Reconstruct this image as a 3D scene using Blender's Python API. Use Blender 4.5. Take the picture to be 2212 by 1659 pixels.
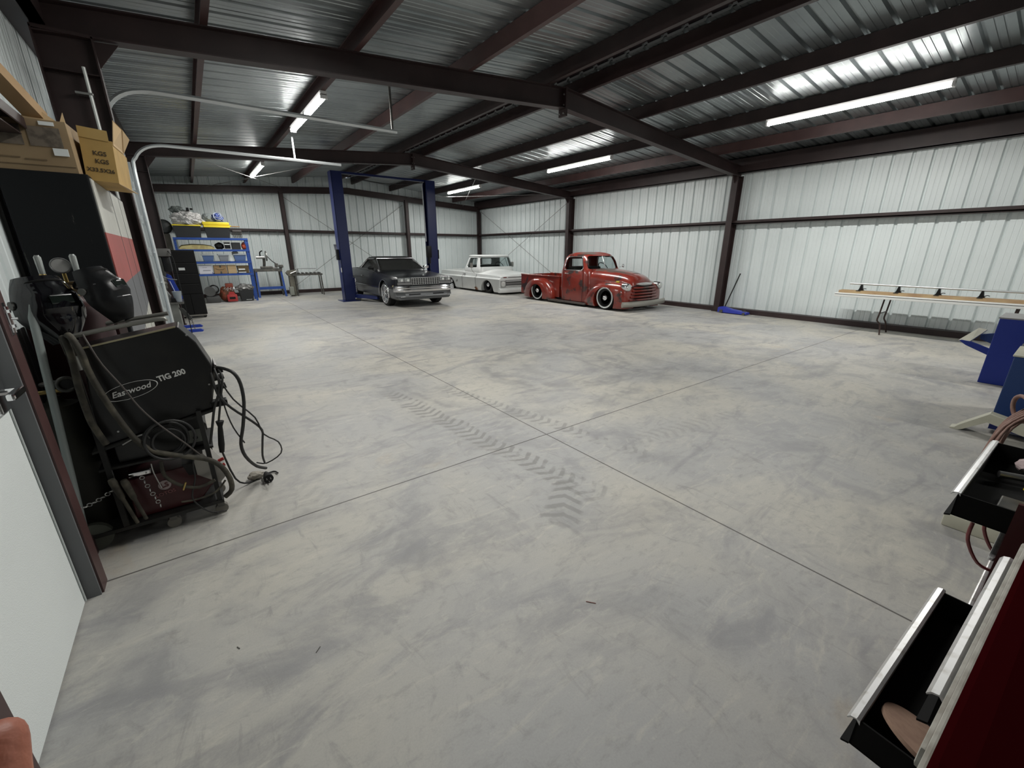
import bpy, bmesh, math, random
from mathutils import Vector, Matrix, Euler
for o in list(bpy.data.objects): bpy.data.objects.remove(o)
SC = bpy.context.scene
COL = SC.collection
PI = math.pi
R = math.radians
random.seed(7)
# ------------------------------------------------------------------ camera
cam = bpy.data.cameras.new('camera'); camo = bpy.data.objects.new('camera', cam); COL.objects.link(camo)
YAW, PIT, ROL = 0.64166, 0.31208, 0.0008
f = Vector((math.sin(YAW)*math.cos(PIT), math.cos(YAW)*math.cos(PIT), -math.sin(PIT)))
r0 = Vector((math.cos(YAW), -math.sin(YAW), 0)); u0 = r0.cross(f)
r1 = r0*math.cos(ROL)+u0*math.sin(ROL); u1 = -r0*math.sin(ROL)+u0*math.cos(ROL)
camo.matrix_world = Matrix(((r1.x,u1.x,-f.x,0),(r1.y,u1.y,-f.y,0),(r1.z,u1.z,-f.z,1.6),(0,0,0,1)))
cam.sensor_width = 36; cam.lens = 895*36/2212; cam.clip_start = 0.02; cam.clip_end = 200
SC.camera = camo
# ------------------------------------------------------------------ world, exposure
w = bpy.data.worlds.new('world'); SC.world = w; w.use_nodes = True
w.node_tree.nodes['Background'].inputs[0].default_value = (0.55,0.62,0.7,1)
w.node_tree.nodes['Background'].inputs[1].default_value = 0.3
SC.view_settings.view_transform = 'Standard'; SC.view_settings.look = 'None'
SC.view_settings.exposure = 1.25; SC.view_settings.gamma = 1.0; SC.view_settings.use_curve_mapping = False
LAMP = 20.0     # watts per metre of fixture
TUBE = 12.0      # emission strength of the fluorescent tubes
# ------------------------------------------------------------------ materials
MATS = {}
def mat(name, col, rough=0.5, metal=0.0, noise=None, bump=None, spec=None, coat=0, emit=None, alpha=None, trans=None, ior=None):
    """noise=(scale, col2, lo, hi), bump=(scale, strength)"""
    if name in MATS: return MATS[name]
    m = bpy.data.materials.new(name); m.use_nodes = True; nt = m.node_tree; b = nt.nodes['Principled BSDF']
    b.inputs['Base Color'].default_value = (*col,1); b.inputs['Roughness'].default_value = rough; b.inputs['Metallic'].default_value = metal
    if coat: b.inputs['Coat Weight'].default_value = coat; b.inputs['Coat Roughness'].default_value = 0.06
    if spec is not None: b.inputs['Specular IOR Level'].default_value = spec
    if trans: b.inputs['Transmission Weight'].default_value = trans
    if ior: b.inputs['IOR'].default_value = ior
    if alpha is not None: b.inputs['Alpha'].default_value = alpha
    if emit: b.inputs['Emission Color'].default_value = (*emit[0],1); b.inputs['Emission Strength'].default_value = emit[1]
    if noise or bump:
        tc = nt.nodes.new('ShaderNodeTexCoord')
    if noise:
        n = nt.nodes.new('ShaderNodeTexNoise'); n.inputs['Scale'].default_value = noise[0]; n.inputs['Detail'].default_value = 6
        nt.links.new(tc.outputs['Object'], n.inputs['Vector'])
        cr = nt.nodes.new('ShaderNodeValToRGB'); cr.color_ramp.elements[0].position = noise[2]; cr.color_ramp.elements[1].position = noise[3]
        cr.color_ramp.elements[0].color = (*col,1); cr.color_ramp.elements[1].color = (*noise[1],1)
        nt.links.new(n.outputs['Fac'], cr.inputs['Fac']); nt.links.new(cr.outputs['Color'], b.inputs['Base Color'])
    if bump:
        n2 = nt.nodes.new('ShaderNodeTexNoise'); n2.inputs['Scale'].default_value = bump[0]; n2.inputs['Detail'].default_value = 4
        nt.links.new(tc.outputs['Object'], n2.inputs['Vector'])
        bp = nt.nodes.new('ShaderNodeBump'); bp.inputs['Strength'].default_value = bump[1]; bp.inputs['Distance'].default_value = 0.01
        nt.links.new(n2.outputs['Fac'], bp.inputs['Height']); nt.links.new(bp.outputs['Normal'], b.inputs['Normal'])
    MATS[name] = m; return m
# ------------------------------------------------------------------ mesh builder
class MB:
    def __init__(s): s.bm = bmesh.new()
    def box(s, lo, hi, M=None):
        x0,y0,z0 = lo; x1,y1,z1 = hi
        v = [s.bm.verts.new(p) for p in ((x0,y0,z0),(x1,y0,z0),(x1,y1,z0),(x0,y1,z0),(x0,y0,z1),(x1,y0,z1),(x1,y1,z1),(x0,y1,z1))]
        for q in ((3,2,1,0),(4,5,6,7),(0,1,5,4),(1,2,6,5),(2,3,7,6),(3,0,4,7)): s.bm.faces.new([v[i] for i in q])
        if M is not None:
            for a in v: a.co = M @ a.co
        return s
    def rbox(s, lo, hi, r=0.01, M=None, seg=2):
        b = MB().box(lo, hi)
        bmesh.ops.bevel(b.bm, geom=list(b.bm.edges), offset=r, segments=seg, affect='EDGES', profile=0.6)
        if M is not None: b.bm.transform(M)
        s.merge(b); return s
    def merge(s, o):
        me = bpy.data.meshes.new('t'); o.bm.to_mesh(me); s.bm.from_mesh(me); bpy.data.meshes.remove(me); o.bm.free(); return s
    def loft(s, rings, close=True, cap=True):
        V = [[s.bm.verts.new(p) for p in r] for r in rings]; n = len(rings[0])
        for a, b in zip(V, V[1:]):
            for i in range(n if close else n-1):
                j = (i+1) % n
                try: s.bm.faces.new((a[i],a[j],b[j],b[i]))
                except ValueError: pass
        if cap and close:
            for q in (V[0][::-1], V[-1]):
                try: s.bm.faces.new(q)
                except ValueError: pass
        return s
    def cyl(s, a, b, r, r2=None, n=16, cap=True):
        a = Vector(a); b = Vector(b); d = (b-a).normalized(); r2 = r if r2 is None else r2
        t = Vector((0,0,1)) if abs(d.z) < 0.9 else Vector((1,0,0)); x = d.cross(t).normalized(); y = d.cross(x)
        return s.loft([[a+x*(r*math.cos(2*PI*i/n))+y*(r*math.sin(2*PI*i/n)) for i in range(n)],
                       [b+x*(r2*math.cos(2*PI*i/n))+y*(r2*math.sin(2*PI*i/n)) for i in range(n)]], cap=cap)
    def lathe(s, a, axis, prof, n=24, cap=True):
        """prof: list of (distance along axis, radius)"""
        a = Vector(a); d = Vector(axis).normalized()
        t = Vector((0,0,1)) if abs(d.z) < 0.9 else Vector((1,0,0)); x = d.cross(t).normalized(); y = d.cross(x)
        return s.loft([[a+d*h+x*(r*math.cos(2*PI*i/n))+y*(r*math.sin(2*PI*i/n)) for i in range(n)] for h, r in prof], cap=cap)
    def tube(s, pts, r, n=8, smooth=3, closed=False):
        P = [Vector(p) for p in pts]
        if smooth and len(P) > 2:
            Q = []
            for i in range(len(P)-1):
                p0 = P[max(i-1,0)]; p1 = P[i]; p2 = P[i+1]; p3 = P[min(i+2,len(P)-1)]
                for k in range(smooth):
                    t = k/smooth
                    Q.append(0.5*((2*p1)+(p2-p0)*t+(2*p0-5*p1+4*p2-p3)*t*t+(3*p1-p0-3*p2+p3)*t**3))
            Q.append(P[-1]); P = Q
        rings = []; prev = None
        for i, p in enumerate(P):
            d = (P[min(i+1,len(P)-1)]-P[max(i-1,0)])
            d = d.normalized() if d.length > 1e-9 else Vector((0,0,1))
            if prev is None:
                t = Vector((0,0,1)) if abs(d.z) < 0.9 else Vector((1,0,0)); x = d.cross(t).normalized()
            else:
                x = prev - d*prev.dot(d); x = x.normalized() if x.length > 1e-6 else d.orthogonal().normalized()
            prev = x; y = d.cross(x); rr = r if not isinstance(r,(list,tuple)) else r[0]+(r[1]-r[0])*i/(len(P)-1)
            rings.append([p+x*(rr*math.cos(2*PI*k/n))+y*(rr*math.sin(2*PI*k/n)) for k in range(n)])
        return s.loft(rings)
    def prism(s, poly, axis, a, b):
        """extrude 2D polygon between a and b on axis ('x': (y,z), 'y': (x,z), 'z': (x,y))"""
        def P(p, t):
            return {'x':(t,p[0],p[1]),'y':(p[0],t,p[1]),'z':(p[0],p[1],t)}[axis]
        return s.loft([[P(p,a) for p in poly],[P(p,b) for p in poly]])
    def sphere(s, c, r, n=16, m=10):
        c = Vector(c); r = Vector(r) if not isinstance(r,(int,float)) else Vector((r,r,r))
        rings = []
        for j in range(m+1):
            a = -PI/2+PI*j/m; a = max(min(a,PI/2-0.02),-PI/2+0.02)
            rings.append([c+Vector((r.x*math.cos(a)*math.cos(2*PI*i/n), r.y*math.cos(a)*math.sin(2*PI*i/n), r.z*math.sin(a))) for i in range(n)])
        return s.loft(rings)
    def torus(s, c, R_, r, axis=(0,0,1), n=24, m=8, a0=0, a1=2*PI, sx=1):
        c = Vector(c); d = Vector(axis).normalized(); t = Vector((0,0,1)) if abs(d.z) < 0.9 else Vector((1,0,0))
        x = d.cross(t).normalized(); y = d.cross(x); rings = []; full = abs(a1-a0-2*PI) < 1e-6
        for i in range(n+1):
            a = a0+(a1-a0)*i/n; e = x*(math.cos(a)*sx)+y*math.sin(a)
            rings.append([c+e*R_+ (e.normalized()*math.cos(2*PI*k/m)+d*math.sin(2*PI*k/m))*r for k in range(m)])
        return s.loft(rings, cap=not full)
    def quad(s, *p):
        s.bm.faces.new([s.bm.verts.new(q) for q in p]); return s
WM = {}   # world matrices of the parents
def put(mesh_or_mb, name, m, parent=None, smooth=None, bevel=0, local=False):
    if isinstance(mesh_or_mb, MB):
        bm = mesh_or_mb.bm
        bmesh.ops.recalc_face_normals(bm, faces=list(bm.faces))
        me = bpy.data.meshes.new(name); bm.to_mesh(me); bm.free()
    else: me = mesh_or_mb
    o = bpy.data.objects.new(name, me); COL.objects.link(o)
    me.materials.clear(); me.materials.append(m)
    if smooth:
        me.shade_smooth(); me.set_sharp_from_angle(angle=R(smooth))
    if parent is not None:
        o.parent = parent; M = WM.get(parent.name, Matrix())
        if not local: me.transform(M.inverted())
        WM[o.name] = M
    if bevel:
        bv = o.modifiers.new('bevel','BEVEL'); bv.width = bevel; bv.segments = 2; bv.limit_method = 'ANGLE'; bv.angle_limit = R(40)
    return o
def tag(o, label, cat, group=None):
    o['label'] = label; o['category'] = cat
    if group: o['group'] = group
    return o
def thing(name, label, cat, loc=(0,0,0), rz=0, group=None):
    o = bpy.data.objects.new(name, None); COL.objects.link(o); o.empty_display_size = 0.1
    o.location = loc; o.rotation_euler = (0,0,rz); WM[o.name] = Matrix.Translation(loc) @ Matrix.Rotation(rz,4,'Z')
    return tag(o, label, cat, group)
def struct(mb, name, m, smooth=None, bevel=0, parent=None):
    o = put(mb, name, m, parent, smooth, bevel)
    if parent is None: o['kind'] = 'structure'
    return o
def copy_tree(o, loc=None, label=None, group=None):
    c = o.copy(); COL.objects.link(c)
    if loc is not None: c.location = loc
    if label: c['label'] = label
    if group: c['group'] = group
    for ch in [x for x in bpy.data.objects if x.parent == o]:
        d = ch.copy(); COL.objects.link(d); d.parent = c
        for g in [x for x in bpy.data.objects if x.parent == ch]:
            e = g.copy(); COL.objects.link(e); e.parent = d
    return c
def cut(mb, cutters, self_int=False):
    """boolean difference of a closed builder by closed builders -> mesh"""
    me = bpy.data.meshes.new('b'); bmesh.ops.recalc_face_normals(mb.bm, faces=list(mb.bm.faces)); mb.bm.to_mesh(me); mb.bm.free()
    a = bpy.data.objects.new('tmp_a', me); COL.objects.link(a); tmp = []
    for c in cutters:
        bmesh.ops.recalc_face_normals(c.bm, faces=list(c.bm.faces))
        mc = bpy.data.meshes.new('c'); c.bm.to_mesh(mc); c.bm.free(); oc = bpy.data.objects.new('tmp_c', mc); COL.objects.link(oc); tmp.append(oc)
        md = a.modifiers.new('m','BOOLEAN'); md.operation = 'DIFFERENCE'; md.object = oc; md.solver = 'EXACT'; md.use_self = self_int
    dg = bpy.context.evaluated_depsgraph_get(); dg.update()
    res = bpy.data.meshes.new_from_object(a.evaluated_get(dg))
    for t in tmp+[a]: bpy.data.objects.remove(t)
    return res
def text_mesh(body, size, M, extrude=0.001, shear=0, bold=0, align='CENTER', sx=1):
    cu = bpy.data.curves.new('t','FONT'); cu.body = body; cu.size = size; cu.extrude = extrude; cu.shear = shear; cu.offset = bold
    cu.align_x = align; cu.align_y = 'CENTER'; cu.resolution_u = 3
    o = bpy.data.objects.new('tmp_t', cu); COL.objects.link(o)
    dg = bpy.context.evaluated_depsgraph_get(); dg.update()
    me = bpy.data.meshes.new_from_object(o.evaluated_get(dg)); bpy.data.objects.remove(o)
    me.transform(M @ Matrix.Diagonal((sx,1,1,1))); return me
# text facing -Y (readable looking along +Y): local x -> +X, local y -> +Z
def face_my(x, y, z, rot=0): return Matrix.Translation((x,y,z)) @ Matrix.Rotation(-rot,4,'Y') @ Matrix.Rotation(PI/2,4,'X')
# ------------------------------------------------------------------ material palette
red_oxide = mat('red_oxide_primer', (0.022,0.011,0.011), 0.5, noise=(3,(0.034,0.018,0.0175),0.4,0.7))
red_oxide2 = mat('red_oxide_pale_lit', (0.055,0.026,0.025), 0.45, noise=(3,(0.078,0.038,0.036),0.4,0.7))
galv = mat('galvalume', (0.36,0.39,0.395), 0.34, 0.8, noise=(1.2,(0.25,0.275,0.285),0.35,0.7))
galv_track = mat('galvanised_track', (0.6,0.63,0.64), 0.35, 0.7)
wall_white = mat('white_wall_sheet', (0.71,0.765,0.765), 0.38, 0.0, noise=(0.8,(0.64,0.695,0.695),0.4,0.75))
steel = mat('bare_steel', (0.45,0.45,0.44), 0.35, 0.9)
dark_steel = mat('dark_steel', (0.10,0.10,0.095), 0.45, 0.6, noise=(12,(0.18,0.17,0.15),0.45,0.7))
chrome = mat('chrome', (0.8,0.8,0.82), 0.12, 1.0)
alu = mat('aluminium', (0.72,0.72,0.72), 0.35, 0.85, noise=(30,(0.5,0.48,0.45),0.55,0.75))
black = mat('black_paint', (0.005,0.005,0.0055), 0.4, spec=0.3)
black_matt = mat('black_matt', (0.004,0.004,0.004), 0.8, spec=0.2)
rubber = mat('rubber', (0.009,0.009,0.009), 0.7, spec=0.3)
white_paint = mat('white_paint', (0.75,0.78,0.77), 0.4)
lamp_white = mat('lamp_housing', (0.8,0.8,0.8), 0.5)
tube_m = mat('fluorescent_tube_bloom', (1,1,1), 0.4, emit=((1.0,0.98,0.93), TUBE))
blue = mat('blue_paint', (0.008,0.035,0.30), 0.45, noise=(6,(0.012,0.045,0.34),0.4,0.7))
navy = mat('navy_lift_paint', (0.006,0.014,0.09), 0.35)
card = mat('cardboard', (0.36,0.235,0.12), 0.8, noise=(5,(0.30,0.19,0.095),0.4,0.7))
card_l = mat('cardboard_light', (0.50,0.36,0.20), 0.8)
card_dk = mat('cardboard_printed', (0.30,0.215,0.12), 0.8, noise=(5,(0.26,0.18,0.10),0.4,0.7))
clear_pl = mat('clear_plastic', (0.55,0.6,0.65), 0.25, trans=0.5, ior=1.2)
glass = mat('glass', (0.75,0.8,0.8), 0.03, trans=1.0, ior=1.05, spec=0.8)
hose_m = mat('dusty_hose', (0.035,0.032,0.024), 0.75, noise=(15,(0.10,0.09,0.065),0.45,0.7))
cable_m = mat('black_cable', (0.015,0.015,0.015), 0.5)
red = mat('red_paint', (0.30,0.02,0.018), 0.4)
yellow = mat('yellow_plastic', (0.75,0.60,0.03), 0.5)
# ------------------------------------------------------------------ floor (concrete with saw cuts, dust and tyre prints)
def floor_material():
    m = bpy.data.materials.new('concrete_floor'); m.use_nodes = True; nt = m.node_tree; N = nt.nodes; L = nt.links; b = N['Principled BSDF']
    tc = N.new('ShaderNodeTexCoord'); sep = N.new('ShaderNodeSeparateXYZ'); L.new(tc.outputs['Object'], sep.inputs[0])
    X, Y = sep.outputs['X'], sep.outputs['Y']
    def mt(op, a, b_=None, c=None, clamp=False):
        n = N.new('ShaderNodeMath'); n.operation = op; n.use_clamp = clamp
        for i, v in enumerate((a,b_,c)):
            if v is None: continue
            if isinstance(v,(int,float)): n.inputs[i].default_value = v
            else: L.new(v, n.inputs[i])
        return n.outputs[0]
    def noise(sc, det=6, rough=0.6, stretch=None, rot=0, dist=0):
        n = N.new('ShaderNodeTexNoise'); n.inputs['Scale'].default_value = sc; n.inputs['Detail'].default_value = det; n.inputs['Roughness'].default_value = rough; n.inputs['Distortion'].default_value = dist
        if stretch:
            mp = N.new('ShaderNodeMapping'); mp.inputs['Scale'].default_value = stretch; mp.inputs['Rotation'].default_value = (0,0,rot); L.new(tc.outputs['Object'], mp.inputs[0]); L.new(mp.outputs[0], n.inputs['Vector'])
        else: L.new(tc.outputs['Object'], n.inputs['Vector'])
        return n.outputs['Fac']
    def ramp(v, a, c, lo=0.0, hi=1.0):
        n = N.new('ShaderNodeMapRange'); n.interpolation_type = 'SMOOTHSTEP'; L.new(v, n.inputs[0])
        for i, t in enumerate((a,c,lo,hi)): n.inputs[i+1].default_value = t
        return n.outputs[0]
    def mixc(fac, c1, c2):
        n = N.new('ShaderNodeMix'); n.data_type = 'RGBA'
        if isinstance(fac,(int,float)): n.inputs[0].default_value = fac
        else: L.new(fac, n.inputs[0])
        for i, c in ((6,c1),(7,c2)):
            if isinstance(c, tuple): n.inputs[i].default_value = (*c,1)
            else: L.new(c, n.inputs[i])
        return n.outputs[2]
    big = noise(0.55, 4, 0.5, dist=0.6); mid = noise(1.7, 8, 0.65, dist=0.8); fine = noise(9, 8, 0.7, stretch=(1,2.2,1), rot=0.7); grain = noise(140, 3, 0.6)
    tro = noise(2.6, 9, 0.7, stretch=(1,3.5,1), rot=-0.5, dist=1.5)
    c = mixc(ramp(big,0.35,0.65), (0.36,0.36,0.355), (0.455,0.435,0.385))
    c = mixc(ramp(mid,0.45,0.70,0,0.7), c, (0.245,0.245,0.25))
    c = mixc(ramp(tro,0.50,0.75,0,0.6), c, (0.52,0.495,0.435))
    c = mixc(ramp(fine,0.50,0.70,0,0.5), c, (0.26,0.26,0.25))
    rust = noise(1.1, 5, 0.6, dist=1.2)
    c = mixc(ramp(rust,0.62,0.80,0,0.5), c, (0.40,0.32,0.22))
    dk = noise(0.9, 7, 0.62, stretch=(0.8,2.0,1), rot=0.35, dist=2.2)
    c = mixc(ramp(dk,0.50,0.68,0,0.6), c, (0.225,0.225,0.235))
    dk2 = noise(2.3, 9, 0.7, stretch=(2.4,0.8,1), rot=0.2, dist=2.5)
    c = mixc(ramp(dk2,0.54,0.70,0,0.5), c, (0.24,0.238,0.232))
    lt_ = noise(4.5, 9, 0.75, stretch=(1,1.8,1), rot=1.1, dist=1.6)
    c = mixc(ramp(lt_,0.56,0.72,0,0.4), c, (0.55,0.53,0.47))
    # straight tyre tracks: chevron prints along a segment
    def seg(ax, ay, bx, by, w_, k):
        ln = math.hypot(bx-ax, by-ay); dx, dy = (bx-ax)/ln, (by-ay)/ln
        px_ = mt('SUBTRACT', X, ax); py_ = mt('SUBTRACT', Y, ay)
        u = mt('ADD', mt('MULTIPLY', px_, dx), mt('MULTIPLY', py_, dy)); v = mt('ADD', mt('MULTIPLY', px_, -dy), mt('MULTIPLY', py_, dx))
        wob = mt('MULTIPLY', mt('SUBTRACT', mid, 0.5), 0.22); v = mt('ADD', v, wob)
        av = mt('ABSOLUTE', v)
        ch = mt('SINE', mt('MULTIPLY', mt('ADD', u, mt('MULTIPLY', av, 0.55)), k))
        edge = mt('MULTIPLY', ramp(av, w_, w_*0.7), mt('MULTIPLY', ramp(u, -0.15, 0.15), ramp(u, ln+0.1, ln-0.25)))
        return mt('MULTIPLY', ramp(ch, -0.2, 0.7), edge), edge
    tr = [seg(1.60,4.55,1.96,1.55,0.13,68), seg(2.22,4.35,2.72,1.72,0.10,68), seg(1.50,1.55,2.05,1.95,0.13,60), seg(2.7,2.05,4.3,1.75,0.12,62), seg(0.25,3.0,0.75,1.6,0.16,62)]
    brk = ramp(noise(3.2,4,0.6), 0.40, 0.58); brk2 = ramp(noise(3.2,4,0.6), 0.36, 0.50)
    for i, (pr, ed) in enumerate(tr):
        s_ = (0.8,0.6,0.7,0.25,0.2)[i]
        c = mixc(mt('MULTIPLY', mt('MULTIPLY', ed, brk), 0.30*s_), c, (0.28,0.275,0.265))
        c = mixc(mt('MULTIPLY', mt('MULTIPLY', pr, brk2), 0.95*s_), c, (0.20,0.20,0.192))
    # circular swirl marks
    def arc(cx, cy, R_, w_, s_):
        nonlocal c
        px_ = mt('SUBTRACT', X, cx); py_ = mt('SUBTRACT', Y, cy)
        d = mt('SQRT', mt('ADD', mt('MULTIPLY', px_, px_), mt('MULTIPLY', py_, py_)))
        d = mt('ADD', d, mt('MULTIPLY', mt('SUBTRACT', big, 0.5), 0.9))
        rr = mt('ABSOLUTE', mt('SUBTRACT', d, R_)); e = ramp(rr, w_, 0.0)
        c = mixc(mt('MULTIPLY', mt('MULTIPLY', e, brk), s_), c, (0.21,0.21,0.21))
    arc(3.95,4.35,0.95,0.22,0.6); arc(3.95,4.35,1.15,0.07,0.3); arc(4.1,4.3,0.50,0.22,0.35); arc(3.7,4.9,2.1,0.20,0.35); arc(3.2,4.2,1.35,0.06,0.4); arc(6.6,4.3,1.7,0.20,0.4); arc(6.9,4.0,2.2,0.10,0.35); arc(8.6,5.2,1.3,0.14,0.4); arc(6.0,7.2,2.6,0.30,0.4)
    # saw cuts
    def joint(co, at, w_):
        return ramp(mt('ABSOLUTE', mt('SUBTRACT', co, at)), w_, w_*0.5)
    jn = None
    for co, at, w_, s_ in ((X,2.325,0.007,1.0),(Y,2.585,0.007,1.0),(Y,5.74,0.006,0.55),(X,5.52,0.005,0.4),(Y,8.95,0.006,0.5),(X,8.7,0.005,0.4),(Y,12.1,0.006,0.4),(Y,15.2,0.006,0.3)):
        j = mt('MULTIPLY', joint(co,at,w_), s_); jn = j if jn is None else mt('MAXIMUM', jn, j)
    c = mixc(mt('MULTIPLY', jn, 0.85), c, (0.05,0.045,0.04))
    c = mixc(ramp(grain,0.35,0.75,0,0.10), c, (0.12,0.12,0.12))
    L.new(c, b.inputs['Base Color'])
    L.new(ramp(mid,0.3,0.7,0.62,0.48), b.inputs['Roughness']); b.inputs['Specular IOR Level'].default_value = 0.35
    bp = N.new('ShaderNodeBump'); bp.inputs['Strength'].default_value = 0.25; bp.inputs['Distance'].default_value = 0.006
    L.new(mt('SUBTRACT', mt('ADD', mt('MULTIPLY', fine, 0.6), mt('MULTIPLY', mid, 1.0)), mt('MULTIPLY', jn, 1.5)), bp.inputs['Height']); L.new(bp.outputs[0], b.inputs['Normal'])
    return m
XL, XR, YB, YF = -0.85, 11.75, 18.45, -6.3
RIDGE = 5.45
def rtop(x): return 4.13-0.085*abs(x-RIDGE)       # rafter top
def rbot(x): return 3.835-0.076*abs(x-RIDGE)      # rafter bottom
def zroof(x): return rtop(x)+0.205                # roof sheet
o = struct(MB().box((XL-0.1,YF-0.1,-0.15),(XR+0.1,YB+0.1,0)), 'floor', floor_material())
# ------------------------------------------------------------------ ribbed sheets
def profile(s):
    """height of the ribbed sheet at distance s (period 0.305): trapezoid major rib and two small ones"""
    pts = [(0,0),(0.016,0.040),(0.046,0.040),(0.062,0),(0.135,0),(0.141,0.006),(0.153,0.006),(0.159,0),(0.212,0),(0.218,0.006),(0.230,0.006),(0.236,0),(0.305,0)]
    return pts
def sheet(p_of, s0, s1, t0, t1, shift=0.0, t_fn=None):
    """p_of(s, t, h) -> point"""
    mb = MB(); per = 0.305; n0 = math.floor((s0-shift)/per); S = []
    k = n0
    while k*per+shift < s1:
        for a, h in profile(0)[:-1]:
            q = k*per+shift+a
            if s0 <= q <= s1: S.append((q,h))
        k += 1
    if not S or S[0][0] > s0: S.insert(0,(s0,0))
    if S[-1][0] < s1: S.append((s1,0))
    for (a,h),(b,g) in zip(S,S[1:]):
        ta0, ta1 = (t0,t1) if t_fn is None else t_fn(a); tb0, tb1 = (t0,t1) if t_fn is None else t_fn(b)
        mb.quad(p_of(a,ta0,h), p_of(b,tb0,g), p_of(b,tb1,g), p_of(a,ta1,h))
    bmesh.ops.remove_doubles(mb.bm, verts=list(mb.bm.verts), dist=1e-5)
    return mb
def raw(mb, name, m, kind=True):
    me = bpy.data.meshes.new(name); mb.bm.to_mesh(me); mb.bm.free(); o = bpy.data.objects.new(name, me); COL.objects.link(o); me.materials.append(m)
    o['kind'] = 'structure'; return o
# right wall
raw(sheet(lambda s,t,h: (XR+h,s,t), YF, YB, 0.0, zroof(XR), 0.11), 'wall_right', wall_white)
# back wall
raw(sheet(lambda s,t,h: (s,YB+h,t), XL, XR, 0, 0, 0.05, t_fn=lambda s:(0.0, zroof(s))), 'wall_back', wall_white)
# front wall behind the camera
raw(sheet(lambda s,t,h: (s,YF-h,t), XL, XR, 0, 0, 0.05, t_fn=lambda s:(0.0, zroof(s))), 'wall_front', wall_white)
# left wall with the openings of the walk door and the roller door
mbL = sheet(lambda s,t,h: (XL-h,s,t), YF, 1.42, 0.0, zroof(XL), 0.0)
for a, b_, z0 in ((1.42,2.60,2.12),(2.60,6.85,0.0),(6.85,10.0,3.05),(10.0,YB,0.0)):
    mbL.merge(sheet(lambda s,t,h: (XL-h,s,t), a, b_, z0, zroof(XL), 0.0))
raw(mbL, 'wall_left', wall_white)
# roof: two slopes, ribs up the slope
mbR = sheet(lambda s,t,h: (t,s,zroof(t)+h), YF, YB+0.1, RIDGE+0.20, XR+0.05, 0.2)
mbR.merge(sheet(lambda s,t,h: (t,s,zroof(t)+h), YF, YB+0.1, XL-0.05, RIDGE-0.20, 0.2))
raw(mbR, 'ceiling', galv)
rc = MB(); z = zroof(RIDGE)+0.034
rc.prism([(RIDGE-0.40,z-0.03),(RIDGE,z+0.012),(RIDGE+0.40,z-0.03),(RIDGE+0.40,z-0.022),(RIDGE,z+0.02),(RIDGE-0.40,z-0.022)], 'y', YF, YB+0.1)
struct(rc, 'ridge_cap', red_oxide)
rs = MB(); k = 0; Y_ = YF; pr_ = []
while Y_ < YB:
    for a, h in ((0,0),(0.02,0.045),(0.06,0.045),(0.08,0)): pr_.append((Y_+a,h))
    Y_ += 0.305
for (a,h),(b,g) in zip(pr_,pr_[1:]):
    z0 = zroof(RIDGE)-0.055; rs.quad((5.60,a,z0+h*0.6),(5.60,b,z0+g*0.6),(5.60,b,z0+g*0.6+0.03),(5.60,a,z0+h*0.6+0.03))
struct(rs, 'ridge_closure', galv_track)
struct(MB().box((5.21,YF,zroof(RIDGE)-0.10),(5.235,YB,zroof(RIDGE)-0.045)), 'lit_flange_strip', galv)  # pale metal strip stands in for the lit flange of the ridge purlin
# outer black backing that keeps daylight out of the ribs is not needed: the ribs butt the eave trim
struct(MB().box((XL-0.25,YF,zroof(XL)-0.25),(XL-0.03,YB,zroof(XL)+0.06)), 'trim_2', red_oxide)
struct(MB().box((XR+0.03,YF,zroof(XR)-0.25),(XR+0.25,YB,zroof(XR)+0.06)), 'trim_3', red_oxide)
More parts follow.
